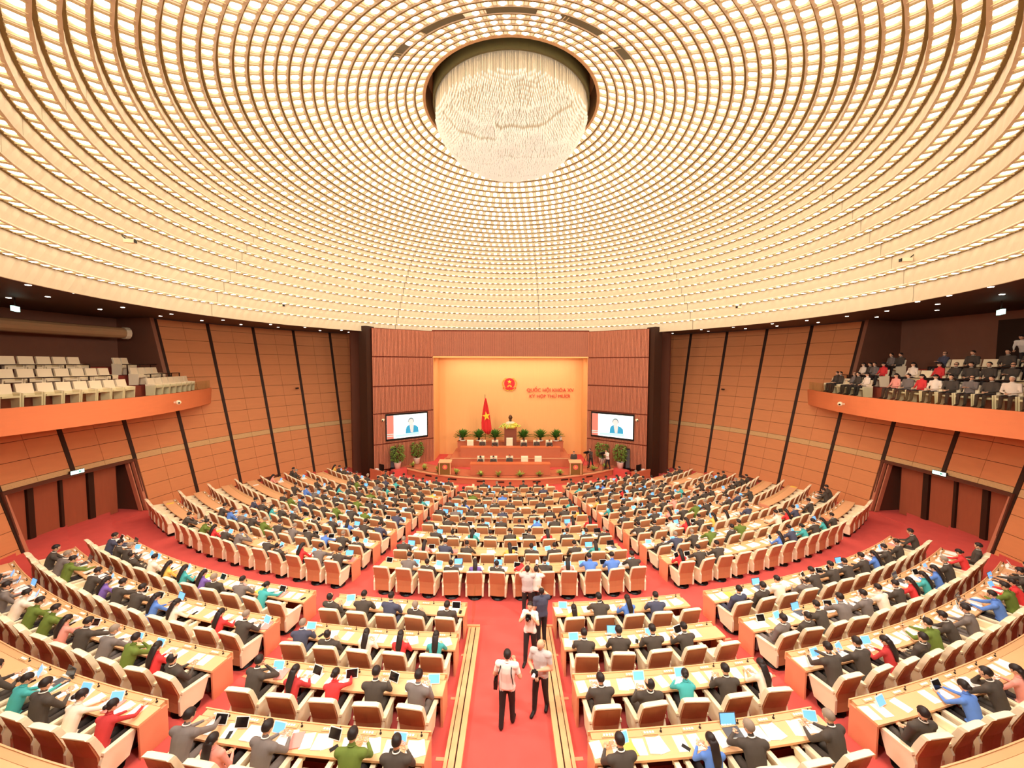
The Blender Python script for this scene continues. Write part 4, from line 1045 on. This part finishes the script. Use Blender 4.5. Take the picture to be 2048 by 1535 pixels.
def person_meshes(P, name, vox=.02, lod=(.30, .07)):
    """P: joints. returns (hi mesh, lo mesh, hair mesh). slots 0 skin 1 top 2 bottom 3 shoes 4 collar"""
    V = {k: Vector(v) for k, v in P.items() if isinstance(v, tuple)}
    fem = P.get('fem', False); w = .95 if fem else 1.14
    mb = MB(); seg = []
    hip, ch, nk, hd = V['hip'], V['chest'], V['neck'], V['head']
    ux = (V['shR']-V['shL']).normalized()
    loft(mb, [(hip-Vector((0, 0, .04)), .12*w, .10), (hip, .17*w, .13), (hip.lerp(ch, .4), .15*w, .115), (ch, .175*w, .125), (ch.lerp(nk, .55), .165*w, .105), (nk-(nk-ch)*.08, .09, .075)])
    seg += [(hip, ch, .14, 1), (ch, ch.lerp(nk, .7), .14, 1)]
    cap(mb, V['shL'], V['shR'], .068*w, .068*w); seg.append((V['shL'], V['shR'], .07, 1))
    cap(mb, ch.lerp(nk, .7), nk.lerp(hd, .35), .058, .05); seg.append((nk.lerp(hd, .15), nk.lerp(hd, .5), .055, 0))
    seg.append((nk-(hd-nk)*.12, nk+(hd-nk)*.12, .064, 4))
    f = Vector(P['face']).normalized(); upv = (hd-nk).normalized(); sd = f.cross(upv).normalized(); upv = sd.cross(f).normalized()
    M = Matrix.Translation(hd) @ Matrix((sd, f, upv)).transposed().to_4x4()
    mb.ell((0, 0, .015), (.078, .098, .098), 14, 10, T=M); mb.ell((0, .03, -.055), (.056, .062, .06), 12, 8, T=M)
    mb.ell((0, .098, -.018), (.014, .020, .026), 8, 5, T=M)
    for s in (-1, 1): mb.ell((s*.079, -.005, -.01), (.012, .022, .032), 8, 5, T=M)
    seg += [(M @ Vector((0, 0, .03)), M @ Vector((0, .02, -.05)), .09, 0)]
    short = P.get('short', False)
    for s, S in ((-1, 'L'), (1, 'R')):
        a, e, h = V['sh'+S], V['el'+S], V['ha'+S]
        cap(mb, a, e, .056*w, .043*w); cap(mb, e, h, .042*w, .028)
        hv = (h-e).normalized(); pc = h+hv*.055
        mb.ell((0, 0, 0), (.038, .05, .018), 8, 5, T=Matrix.Translation(pc) @ Vector((0, 1, 0)).rotation_difference(hv).to_matrix().to_4x4())
        seg += [(a, a.lerp(e, .55 if short else 1), .05, 1), (e, e.lerp(h, .93), .04, 0 if short else 1), (h, pc, .03, 0)]
        if short: seg.append((a.lerp(e, .62), e, .045, 0))
        k, an, t = V['kn'+S], V['an'+S], V['to'+S]; hj = hip+Vector((s*.09, 0, -.02))
        cap(mb, hj, k, .095, .072); cap(mb, k, an, .07, .055); cap(mb, an-Vector((0, 0, .03)), t, .048, .04)
        seg += [(hj, k, .07, 2), (k, an, .05, 2), (an-Vector((0, 0, .03)), t, .04, 3)]
        if P.get('skirt'): seg[-2] = (k, an, .05, 2)
    if P.get('skirt'):
        pass
    me = mb.mesh('tmp', M_SKIN); o = bpy.data.objects.new('tmp', me); COL.objects.link(o)
    r = o.modifiers.new('r', 'REMESH'); r.mode = 'VOXEL'; r.voxel_size = vox
    r = o.modifiers.new('s', 'SMOOTH'); r.iterations = 3; r.factor = .5
    dc = o.modifiers.new('d', 'DECIMATE'); out = []
    A = np.array([tuple(s_[0]) for s_ in seg]); B_ = np.array([tuple(s_[1]) for s_ in seg]); Rr = np.array([s_[2] for s_ in seg]); Lb = np.array([s_[3] for s_ in seg])
    for q, ratio in enumerate(lod):
        dc.ratio = ratio; bpy.context.view_layer.update()
        m2 = bpy.data.meshes.new_from_object(o.evaluated_get(bpy.context.evaluated_depsgraph_get())); m2.name = name
        n = len(m2.polygons); C = np.empty(n*3); m2.polygons.foreach_get('center', C); C = C.reshape(-1, 3)
        ab = B_-A; t = np.clip(((C[:, None]-A)*ab).sum(2)/np.maximum((ab*ab).sum(1), 1e-9), 0, 1)
        D = np.linalg.norm(C[:, None]-(A+t[..., None]*ab), axis=2)-Rr; lb = Lb[D.argmin(1)]
        if P.get('hem'):
            ns = D.argmin(1); tor = np.isin(ns, [0, 1]) | ((lb == 2) & (C[:, 2] > .6)); lb = np.where(tor, np.where(C[:, 2] < P['hem'], 2, 1), lb)
        m2.materials.clear()
        for z in (M_SKIN, M_TROU, M_TROU, M_SHOE, M_SHIRT): m2.materials.append(z)
        if q == 0:
            # fingers and eyes as fine pieces grown from the palms and the face
            bmx = bmesh.new(); bmx.from_mesh(m2)
            ex = MB()
            for S, s in (('L', -1), ('R', 1)):
                e, h = V['el'+S], V['ha'+S]; hv = (h-e).normalized(); R0 = Matrix.Translation(h+hv*.055) @ Vector((0, 1, 0)).rotation_difference(hv).to_matrix().to_4x4()
                for j, (x, L) in enumerate(((-.027, .062), (-.009, .074), (.010, .070), (.028, .052))):
                    ex.tube([(x, .03, 0), (x*1.1, .05+L*.35, .004), (x*1.12, .045+L*.75, -.014), (x*1.1, .04+L, -.034)], [.0085, .0085, .0075, .0055], 5, T=R0)
                ex.tube([(-s*.03, -.015, 0), (-s*.055, .015, -.006), (-s*.06, .045, -.014)], [.011, .0095, .007], 5, T=R0)
            nh = len(ex.f); ax = (hd-nk).normalized(); cu, cw = ax.cross(Vector((0, 1, 0))).normalized(), ax.cross(ax.cross(Vector((0, 1, 0)))).normalized()
            ex.tube([tuple(nk+ax*.012+(cu*cos(q_)+cw*sin(q_))*.058) for q_ in [k_*pi/6 for k_ in range(13)]], .010, 5)
            nc = len(ex.f)-nh
            vs = [bmx.verts.new(v) for v in ex.v]
            for fc in ex.f:
                try: bmx.faces.new([vs[i] for i in fc])
                except ValueError: pass
            ne = 0
            ey = MB()
            for s in (-1, 1): ey.ell((s*.030, .086, .008), (.009, .006, .005), 6, 4, T=M)
            ey.box((0, .090, -.062), (.036, .012, .007), T=M)
            vs = [bmx.verts.new(v) for v in ey.v]
            for fc in ey.f: bmx.faces.new([vs[i] for i in fc])
            bmx.to_mesh(m2); bmx.free()
            lb = np.concatenate([lb, np.zeros(len(m2.polygons)-n-len(ey.f)-nc, int), np.full(nc, 4), np.full(len(ey.f), 3)])
        m2.polygons.foreach_set('material_index', lb.astype(int).tolist()); m2.polygons.foreach_set('use_smooth', [True]*len(m2.polygons))
        out.append(m2)
    bpy.data.objects.remove(o)
    # hair: shell over the skull, open at the face
    hair = MB(); st = P.get('hair', 'short')
    if st != 'bald':
        nu, nv = 16, 10; vs = []; keep = {}
        for j in range(nv+1):
            b_ = -pi/2+pi*j/nv
            for i in range(nu):
                a = 2*pi*i/nu; vs.append((.085*cos(b_)*cos(a), -.008+.106*cos(b_)*sin(a), .024+.100*sin(b_)))
        fs = []
        for j in range(nv):
            for i in range(nu):
                idx = (j*nu+i, j*nu+(i+1) % nu, (j+1)*nu+(i+1) % nu, (j+1)*nu+i); c = sum((Vector(vs[e]) for e in idx), Vector())/4
                lim = -.045 if st == 'short' else -.10
                if c.z > lim+(.105 if c.y > .045 else .0)+max(0, c.y)*.3 and not (st == 'thin' and c.z > .05 and c.y > -.03): fs.append(idx)
        hair.add(vs, fs, 0, True, M)
        if st == 'long':
            back = M @ Vector((0, -.085, -.02)); dn = Vector((back.x, back.y-.035, back.z-.28)); bk = ch.lerp(nk, .6)+Vector((0, -.15, .0))
            hair.tube([M @ Vector((0, -.06, .03)), back, Vector((bk.x, bk.y, bk.z+.02)), bk+Vector((0, -.03, -.16))], [.075, .085, .08, .045], 10, flat=.55)
        if st == 'bun': hair.ell((0, -.12, .0), (.045, .04, .045), 8, 6, T=M)
    else:
        vs = [(.083*cos(rad(a)), -.005+.1*sin(rad(a)), z) for z in (-.04, .02) for a in range(170, 371, 20)]
        hair.add(vs, [(i, i+1, 12+i, 11+i) for i in range(10)], 0, True, M)
    hm = hair.mesh('hair', M_HAIR)
    return out[0], out[1], hm
def seated(lean=0, turn=0, hands='desk', dz=0, **kw):
    """seated figure, origin on the floor below the chair, facing +y"""
    hy = -.10; hip = Vector((0, hy, .58)); L = .40
    ch = hip+Vector((0, sin(lean)*L*.95, cos(lean)*L)); nk = ch+Vector((0, sin(lean*1.1)*.19, cos(lean*1.1)*.19)); hl = lean*.7+.05
    hd = nk+Vector((turn*.03, sin(hl)*.14+.015, cos(hl)*.14))
    sy = ch.lerp(nk, .55); P = dict(hip=tuple(hip), chest=tuple(ch), neck=tuple(nk), head=tuple(hd))
    w = .17 if kw.get('fem') else .205
    c, s = cos(turn*.3), sin(turn*.3)
    for sg, S in ((-1, 'L'), (1, 'R')):
        sh = sy+Vector((sg*w*c, sg*w*s, -.015)); P['sh'+S] = tuple(sh)
        if hands == 'desk': el, ha = (sg*.25, sh.y+.19, .81), (sg*.12+.03*turn, max(.44, sh.y+.34), .80)
        elif hands == 'tablet': el, ha = (sg*.25, sh.y+.15, .82), (sg*.11, sh.y+.32, .87)
        elif hands == 'chin': el, ha = ((.25, .38, .80), (.07, hd.y+.08, hd.z-.15)) if sg > 0 else ((-.27, sh.y+.2, .84), (-.05, .50, .80))
        elif hands == 'reach': el, ha = ((.26, .36, .86), (.17, .58, .83)) if sg > 0 else ((-.26, sh.y+.2, .84), (-.10, .50, .80))
        else: el, ha = (sg*.26, sh.y+.06, .78), (sg*.08, sh.y+.30, .72)
        P['el'+S] = el; P['ha'+S] = ha
        P['kn'+S] = (sg*.12, .36, .56); P['an'+S] = (sg*.12, .40, .13); P['to'+S] = (sg*.13, .56, .055)
    tl = kw.pop('tilt', -.45)
    P['face'] = (sin(turn*.7), cos(turn*.7), tl); P.update(kw)
    return P
PROT = {}
for key, a in dict(
    w1=dict(lean=.30, hands='desk'), w2=dict(lean=.45, hands='desk', turn=.25), w3=dict(lean=.22, hands='tablet', turn=-.2), w4=dict(lean=.38, hands='chin', turn=-.5, tilt=-.3),
    w5=dict(lean=.34, hands='reach', turn=.2), r1=dict(lean=-.12, hands='lap', turn=.2, tilt=-.3), r2=dict(lean=-.18, hands='tablet', turn=-.4, tilt=-.25, hair='thin'),
    f1=dict(lean=.32, hands='desk', fem=True, hair='long', turn=.1), f2=dict(lean=.24, hands='tablet', fem=True, hair='long', turn=-.25), f3=dict(lean=.36, hands='reach', fem=True, hair='bun', turn=.3),
    u1=dict(lean=.02, hands='lap', turn=0, tilt=-.1), fr=dict(lean=-.1, hands='lap', fem=True, hair='long', turn=.2, tilt=-.15)).items():
    PROT[key] = person_meshes(seated(**a), 'person')
people_n = {}
def override(o, mats):
    for i, m in enumerate(mats):
        if m is not None: o.material_slots[i].link = 'OBJECT'; o.material_slots[i].material = m
def put_person(key, pos, rz, top, label, group=None, scale=1, hair=None, bottom=None, collar=None, meshes=None):
    hi, lo, hm = meshes or PROT[key]
    o = ob('person', hi, None, pos, rz); o.scale = (scale,)*3
    override(o, [None, top, bottom, None, collar or top])
    tag(o, label, 'person', group)
    if hm is not None and len(hm.polygons):
        h = ob('hair', hm, o)
        if hair: override(h, [hair])
    return o
restp = []; npers = 0; delegates = []
occ = [s for s in seats if s['c'] != '.']
for q, s in enumerate(occ):
    c = s['c']; low = c.lower(); rec = c.isupper()
    fem = low in 'rmtwpuyb' and not (low in 'wb' and rnd.random() < .4)
    if rec: key = rnd.choice(['fr']) if fem else rnd.choice(['r1', 'r2'])
    else: key = rnd.choice(['f1', 'f2', 'f3']) if fem else rnd.choice(['w1', 'w2', 'w3', 'w4', 'w5', 'w1', 'w3'])
    top = cloth(low); hair = None if rnd.random() < .88 or fem else M_HAIRG
    sc = rnd.uniform(1.0, 1.07) if not fem else rnd.uniform(.95, 1.0)
    suit = low in 'kan'
    s['key'] = key
    s['p'] = (key, top, hair, sc)
    bottom = (M_TROU if not suit else top)
    pos = Vector(s['pos']); rz = s['rz']+rnd.uniform(-.12, .12)
    if q < 294:
        verb = 'reclining' if rec else ('reading' if key in ('w3', 'f2') else 'writing')
        o = put_person(key, pos, rz, top, 'person in %s %s, %s' % (CNAME[low], verb, s['where']), 'delegates seated at the desks', sc, hair, bottom, M_SHIRT if suit else top)
    else:
        mx = Matrix.Translation(pos) @ Matrix.Rotation(rz, 4, 'Z') @ Matrix.Diagonal((sc, sc, sc, 1))
        restp.append((PROT[key][1], mx, [M_SKIN, top, bottom, M_SHOE, M_SHIRT if suit else top])); restp.append((PROT[key][2], mx, [hair or M_HAIR]))
if restp:
    o = ob('distant_delegates', merge(restp, 'distant_delegates')); tag(o, 'far rows of seated delegates near the podium', 'people', 'delegates seated at the desks', 'stuff')
# presidium
for j, (x, y, z, on) in enumerate(pres):
    if not on: continue
    up = j < 7; k = sum(1 for e in pres[(0 if up else 7):j+1] if e[3])
    put_person('f1' if j == 7 else 'u1' if j % 2 else 'w1', Vector((x, y-.02, z+.02)), pi, cloth('k'), 'person in charcoal suit, %s seated official from left at the %s presidium desk' % (ORD[k], 'upper' if up else 'front'), 'officials at the presidium', 1.0, None, M_TROU, M_SHIRT)
# right balcony audience
BA = [(0, 1670, 'k'), (0, 1684, 'k'), (0, 1700, 'a'), (0, 1724, 'w'), (0, 1741, 'k'), (0, 1827, 'r'), (0, 1851, 'w'), (0, 1876, 'k'), (0, 1896, 'a'), (0, 1928, 'k'), (0, 1958, 'w'), (0, 1991, 'k'), (0, 2014, 'a'), (0, 2037, 'p'),
      (1, 1724, 'w'), (1, 1733, 'k'), (1, 1745, 'a'), (1, 1766, 'r'), (1, 1783, 'w'), (1, 1884, 'r'), (1, 1911, 'k'), (1, 1939, 'k'), (1, 1967, 'k'), (1, 1997, 'k'),
      (2, 1798, 'k'), (2, 1814, 'a'), (2, 1836, 'n'), (2, 1945, 'k'), (2, 2008, 'k'), (2, 2037, 'k')]
used = set()
for n_, (r, u, c) in enumerate(BA):
    cand = [(abs(pix(e['head'])[0]-u), i) for i, e in enumerate(balc_seats[1]) if e['row'] == r and i not in used]
    if not cand: continue
    d_, i = min(cand); used.add(i); e = balc_seats[1][i]
    fem = c in 'rwp' and n_ != 10
    put_person('fr' if fem else ('r1', 'u1', 'r2')[n_ % 3], e['pos']+Vector((0, 0, .02)), e['rz']+rnd.uniform(-.1, .2), cloth(c), 'person in %s, %s balcony seat from far end, %s row, right side' % (CNAME[c], ORD[e['i']] if e['i'] < 16 else '%dth' % e['i'], ORD[r+1]), 'audience on the right balcony', .97, M_SHIRT if n_ == 10 else None, M_TROU, M_SHIRT if c in 'kan' else cloth(c))
# standing figures
def standing(leanf=0, hL=None, hR=None, eL=None, eR=None, step=.12, **kw):
    hip = (0, 0, .93); ch = (0, leanf*.35, 1.28); nk = (0, leanf*.5, 1.46); hd = (0, leanf*.62+.02, 1.60)
    P = dict(hip=hip, chest=ch, neck=nk, head=hd)
    w = .165 if kw.get('fem') else .19
    for sg, S in ((-1, 'L'), (1, 'R')):
        P['sh'+S] = (sg*w, leanf*.45, 1.40); P['kn'+S] = (sg*.10, .02+sg*step*.5, .50); P['an'+S] = (sg*.11, -.02+sg*step, .09); P['to'+S] = (sg*.13, .14+sg*step, .045)
    P['elL'] = eL or (-.25, -.02, 1.13); P['elR'] = eR or (.25, -.02, 1.13); P['haL'] = hL or (-.25, .08, .90); P['haR'] = hR or (.25, .08, .90)
    P['face'] = kw.pop('face', (0, 1, -.1)); P['hem'] = .87; P.update(kw); return P
def camera_thing(pos, rz, label, long=False, pale=False):
    t = thing('photo_camera', label, 'camera', pos, rz)
    q = MB(); q.box((0, 0, 0), (.14, .07, .10)); q.box((0, 0, .06), (.06, .06, .04)); ob('body', q.mesh('body', M_BLACK), t)
    q = MB(); T = Matrix.Rotation(-pi/2, 4, 'X'); q.lathe([(.035, .02), (.035, .08), (.045, .12)] + ([(.055, .3), (.06, .36)] if long else []), 12, T=T)
    ob('lens', q.mesh('lens', M_WHITE if pale else M_BLACK), t)
    q = MB(); q.tube([(-.07, 0, .03), (-.075, -.02, -.06), (-.03, -.02, -.15), (.03, -.02, -.15), (.075, -.02, -.06), (.07, 0, .03)], .006, 4); ob('strap', q.mesh('strap', M_BLACK), t)
    return t
def zf(y): return .065+(11.45-y)*.0799 if y < 11.45 else fl(NR[0])
SP = [
 # x, y, rz, joints, top, bottom, label, collar
 (-.06, 7.85, -.15, dict(step=.10, hL=(-.14, .16, 1.16), eL=(-.27, .02, 1.14), hR=(.16, .18, 1.30), eR=(.28, .0, 1.16), short=True, face=(-.2, 1, -.15)), 'w', M_TROU, 'man in white short-sleeved shirt and black trousers walking away down the centre aisle', 1.03),
 (.72, 8.25, 2.75, dict(step=.13, hL=(.02, .22, 1.13), eL=(-.26, .03, 1.12), hR=(.06, .26, 1.08), eR=(.27, .02, 1.12), short=True, hair='bald', face=(.35, 1, -.35)), 'a', M_TROU, 'bald man in grey shirt facing up the aisle, cradling a camera', 1.02),
 (.56, 9.85, 2.9, dict(step=.15, hL=(-.07, .22, 1.44), eL=(-.25, .16, 1.22), hR=(.07, .22, 1.44), eR=(.25, .16, 1.22), fem=True, short=True, hair='short', face=(0, 1, -.1)), 'w', M_TROU, 'photographer in cream jacket aiming a camera up the centre aisle', 1.0),
 (.93, 10.5, .25, dict(step=.08, short=True, hR=(.12, .3, 1.45), eR=(.28, .2, 1.3), hair='thin', face=(.3, 1, 0)), 'n', M_TROU, 'man in navy polo shirt seen from behind by the aisle curb', 1.03),
 (.88, 12.1, -.1, dict(step=.05, short=True, hL=(-.06, .26, 1.5), eL=(-.27, .15, 1.3), hR=(.08, .24, 1.5), eR=(.27, .15, 1.3), face=(0, 1, 0)), 'w', M_TROU, 'cameraman in white shirt with a long white lens at the cross aisle', .98),
 (.58, 12.0, -.05, dict(step=.06, short=True, hL=(-.05, .2, 1.62), eL=(-.26, .12, 1.4), hR=(.07, .2, 1.62), eR=(.26, .12, 1.4), face=(0, 1, .1)), 'a', M_TROU, 'photographer in pale grey shirt raising a camera behind the front centre block', 1.02),
]
for n_, (x, y, rz, kw, top, bot, lab, sc) in enumerate(SP):
    top = {'a': mat('shirt_grey', (206, 196, 190), .85, noise=.1, nscale=20), 'n': cloth('n'), 'w': M_SHIRT}[top]
    me = person_meshes(standing(**kw), 'person', .015, (.8, .1))
    z = zf(y) if y < 11.45 else fl(NR[0])
    o = put_person(None, Vector((x, y, z)), rz, top, lab, None, sc, M_HAIRG if kw.get('hair') == 'bald' else None, bot, top, me)
    J = standing(**kw); c = (Vector(J['haL'])+Vector(J['haR']))/2
    T = Matrix.Translation((x, y, z)) @ Matrix.Rotation(rz, 4, 'Z') @ Matrix.Diagonal((sc, sc, sc, 1))
    if n_ == 0:
        t = thing('camera_bag', 'small black bag hanging at the hip of the man in white', 'bag', T @ Vector((-.24, -.02, .98)), rz)
        q = MB(); q.box((0, 0, 0), (.08, .16, .2)); ob('pouch', q.mesh('pouch', M_BLACK), t)
        q = MB(); q.tube([(0, .02, .1), (.08, .14, .35), (.12, .05, .50), (.11, -.10, .42), (.02, -.12, .1)], .012, 5); ob('strap', q.mesh('strap', M_BLACK), t)
        q = MB(); q.tube([(.40, -.10, .1), (.36, -.13, .36), (.35, .0, .50), (.40, .10, .3)], .012, 5); ob('strap', q.mesh('strap', M_BLACK), t)
    if n_ in (1, 2, 4, 5):
        camera_thing(T @ (c+Vector((0, .07, .03))), rz, {1: 'camera with pale lens cradled by the bald man', 2: 'black camera held to the face of the photographer in cream', 4: 'camera with long white lens held by the man in white shirt', 5: 'black camera raised by the photographer in pale grey'}[n_], n_ == 4, n_ in (1, 4))
    if n_ == 1:
        pass
# podium crew and the speaker
J = standing(step=.04, hL=(-.15, .3, 1.1), hR=(.15, .3, 1.1), face=(0, 1, -.3)); me = person_meshes(J, 'person', .02, (.3, .1))
put_person(None, Vector((5.32, 30.62, ZP)), pi, cloth('k'), 'man in charcoal suit speaking at the right lectern', None, 1.0, None, M_TROU, M_SHIRT, me)
J = standing(step=.16, leanf=.2, hL=(-.12, .34, 1.30), eL=(-.27, .16, 1.2), hR=(.12, .36, 1.36), eR=(.27, .16, 1.2), face=(0, 1, -.1)); me = person_meshes(J, 'person', .02, (.3, .1))
for x, y, rz, c, lab, lab2 in ((7.0, 31.7, 2.2, 'k', 'cameraman in black behind a tripod at the right of the podium', 'video camera on tripod used by the cameraman in black'), (8.35, 31.3, 2.0, 'w', 'cameraman in white shirt behind a tripod at the right of the podium', 'video camera on tripod used by the cameraman in white')):
    put_person(None, Vector((x, y, ZP)), rz, M_SHIRT if c == 'w' else cloth('k'), lab, None, 1.0, None, M_TROU, None, me)
    t = thing('video_camera', lab2, 'camera', (x+sin(-rz)*.55, y+cos(rz)*.55, ZP), rz)
    q = MB()
    q.box((0, 0, 1.45), (.14, .4, .18)); q.tube([(0, .2, 1.45), (0, .36, 1.45)], .06, 8); ob('camera_body', q.mesh('camera_body', M_BLACK), t)
    for k in range(3):
        q = MB(); a = 2*pi*k/3+.5; q.tube([(0, 0, 1.35), (.42*cos(a), .42*sin(a), .02)], .018, 5); ob('tripod_leg', q.mesh('tripod_leg', M_BLACK), t)
# man bending on the upper right balcony
J = standing(step=.1, leanf=.75, hL=(-.2, .5, 1.0), eL=(-.26, .3, 1.15), hR=(.2, .5, 1.0), eR=(.26, .3, 1.15), face=(.2, 1, -.6)); me = person_meshes(J, 'person', .02, (.3, .1))
put_person(None, Vector((23.7, 17.0, 8.2)), 1.9, M_SHIRT, 'man in white shirt bending forward at the top of the right balcony', None, .95, None, M_TROU, None, me)
# ------------------------------------------------------------------ papers, tablets, laptops and phones on the desks
q = MB(); q.box((0, 0, .003), (.215, .30, .006)); ME_P1 = q.mesh('sheet', M_WHITE)
q = MB(); q.box((0, 0, .008), (.215, .30, .016)); q.box((.13, .02, .004), (.215, .30, .008), rz=.35); ME_P2 = q.mesh('sheets', M_WHITE)
q = MB(); q.box((-.12, 0, .006), (.215, .30, .012), rz=.08); q.box((.12, 0, .005), (.215, .30, .010), rz=-.06); ME_P3 = q.mesh('open_booklet', M_WHITE)
q = MB(); q.box((0, 0, .009), (.22, .31, .018)); ME_PF = q.mesh('folder', M_PINKP)
q = MB(); q.box((0, 0, .009), (.22, .31, .018)); ME_YF = q.mesh('folder', M_YELP)
TT = Matrix.Rotation(rad(62), 4, 'X')
q = MB(); q.box((0, 0, 0), (.265, .19, .009), T=Matrix.Translation((0, 0, .10)) @ TT); q.prism([(-.01, 0), (.10, 0), (.03, .10)], 'x', -.05, .05); ME_TB = q.mesh('tablet_case', M_WHITE)
q = MB(); q.box((0, 0, .006), (.235, .16, .003), T=Matrix.Translation((0, 0, .10)) @ TT); ME_TSB = q.mesh('screen', M_SCRB)
q = MB(); q.box((0, 0, .006), (.235, .16, .003), T=Matrix.Translation((0, 0, .10)) @ TT); ME_TSD = q.mesh('screen', M_SCRD)
q = MB(); q.box((0, 0, .008), (.33, .23, .014)); ME_LB = q.mesh('keyboard_base', M_GREYD)
L2 = Matrix.Translation((0, .17, .11)) @ Matrix.Rotation(rad(72), 4, 'X')
q = MB(); q.box((0, 0, 0), (.33, .22, .008), T=L2); ME_LL = q.mesh('lid', M_GREYD)
q = MB(); q.box((0, 0, .006), (.30, .19, .003), T=L2); ME_LSB = q.mesh('screen', M_SCRB)
q = MB(); q.box((0, 0, .006), (.30, .19, .003), T=L2); ME_LSD = q.mesh('screen', M_SCRD)
q = MB(); q.box((0, 0, .005), (.075, .15, .010)); ME_PH = q.mesh('phone', M_BLACK)
q = MB(); q.box((0, 0, .10), (.17, .10, .20), taper=.8); ME_CB = q.mesh('console_box', M_CREAM)
rest2 = []; cnt = {}
def desk_item(kind, s, dx, dr, rz, parts, lab, cat, grp, cap):
    r = s['r']-.03-dr; a = s['a']+math.degrees(dx/r)
    x, y = polar(r, a); z = s['z']+.7505; rot = rad(a)+rz
    cnt[kind] = cnt.get(kind, 0)+1
    if cnt[kind] <= cap and kind != 'console_box' or (kind == 'console_box' and cnt[kind] <= 60):
        if len(parts) == 1: o = ob(kind, parts[0], None, (x, y, z), rot); tag(o, lab+', '+s['where'], cat, grp)
        else:
            t = thing(kind, lab+', '+s['where'], cat, (x, y, z), rot, grp)
            for me in parts: ob(me.name.split('.')[0], me, t)
    else:
        mx = Matrix.Translation((x, y, z)) @ Matrix.Rotation(rot, 4, 'Z'); rest2.extend((me, mx, None) for me in parts)
r2 = random.Random(11)
for s in seats:
    o = s['c'] != '.'; near = s['B'][0] == 'R' and s['B'] != 'R' and s['B'] != 'RO'
    wing = s['B'] in ('LO', 'RO')
    if r2.random() < (.96 if o else (.15 if wing else .85)):
        k = r2.random(); me = ME_P3 if (o and k < .35) else ME_P2 if k < .7 else ME_P1
        desk_item('document', s, r2.uniform(-.08, .08)+(.05 if o else 0), .20, r2.uniform(-.12, .12), [me], 'white papers', 'papers', 'white papers on the desks', 290)
    if r2.random() < (.85 if near else .30 if not wing else 0):
        desk_item('leaflet', s, -.30, .20, r2.uniform(-.25, .25), [ME_P1], 'lone white sheet', 'papers', 'single sheets on the desks', 200)
    if r2.random() < (.10 if not wing else .02):
        y = r2.random() < .4; desk_item('folder', s, .30, .18, r2.uniform(-.3, .3), [ME_YF if y else ME_PF], 'yellow folder' if y else 'pink folder', 'folder', 'coloured folders on the desks', 200)
    if r2.random() < (.62 if o else .22) and not (wing and not o):
        lap = r2.random() < .22; lit = o and r2.random() < .5
        if o and s.get('key') in ('w3', 'f2', 'r2'): lit = True
        if lap: desk_item('laptop', s, r2.uniform(-.1, .1), .30, r2.uniform(-.15, .15), [ME_LB, ME_LL, ME_LSB if lit else ME_LSD], ('blue-lit' if lit else 'dark')+' laptop', 'laptop', 'laptops on the desks', 200)
        else: desk_item('tablet', s, r2.choice((-.14, .12, .2)), .30, r2.uniform(-.35, .35), [ME_TB, ME_TSB if lit else ME_TSD], ('blue-lit' if lit else 'dark')+' tablet', 'tablet', 'tablets on the desks', 250)
    if r2.random() < .28 and not (wing and not o): desk_item('phone', s, r2.choice((-.25, .28)), .12, r2.uniform(-.8, .8), [ME_PH], 'black phone', 'phone', 'phones on the desks', 200)
    if s['k'] == 8 and s['B'] in 'CLR': desk_item('console_box', s, 0, .44, 0, [ME_CB], 'small cream box', 'box', 'cream boxes on the frontmost desks', 0)
if rest2:
    o = ob('distant_papers', merge(rest2, 'distant_papers')); tag(o, 'papers and tablets scattered over the far curved desks', 'papers', None, 'stuff')
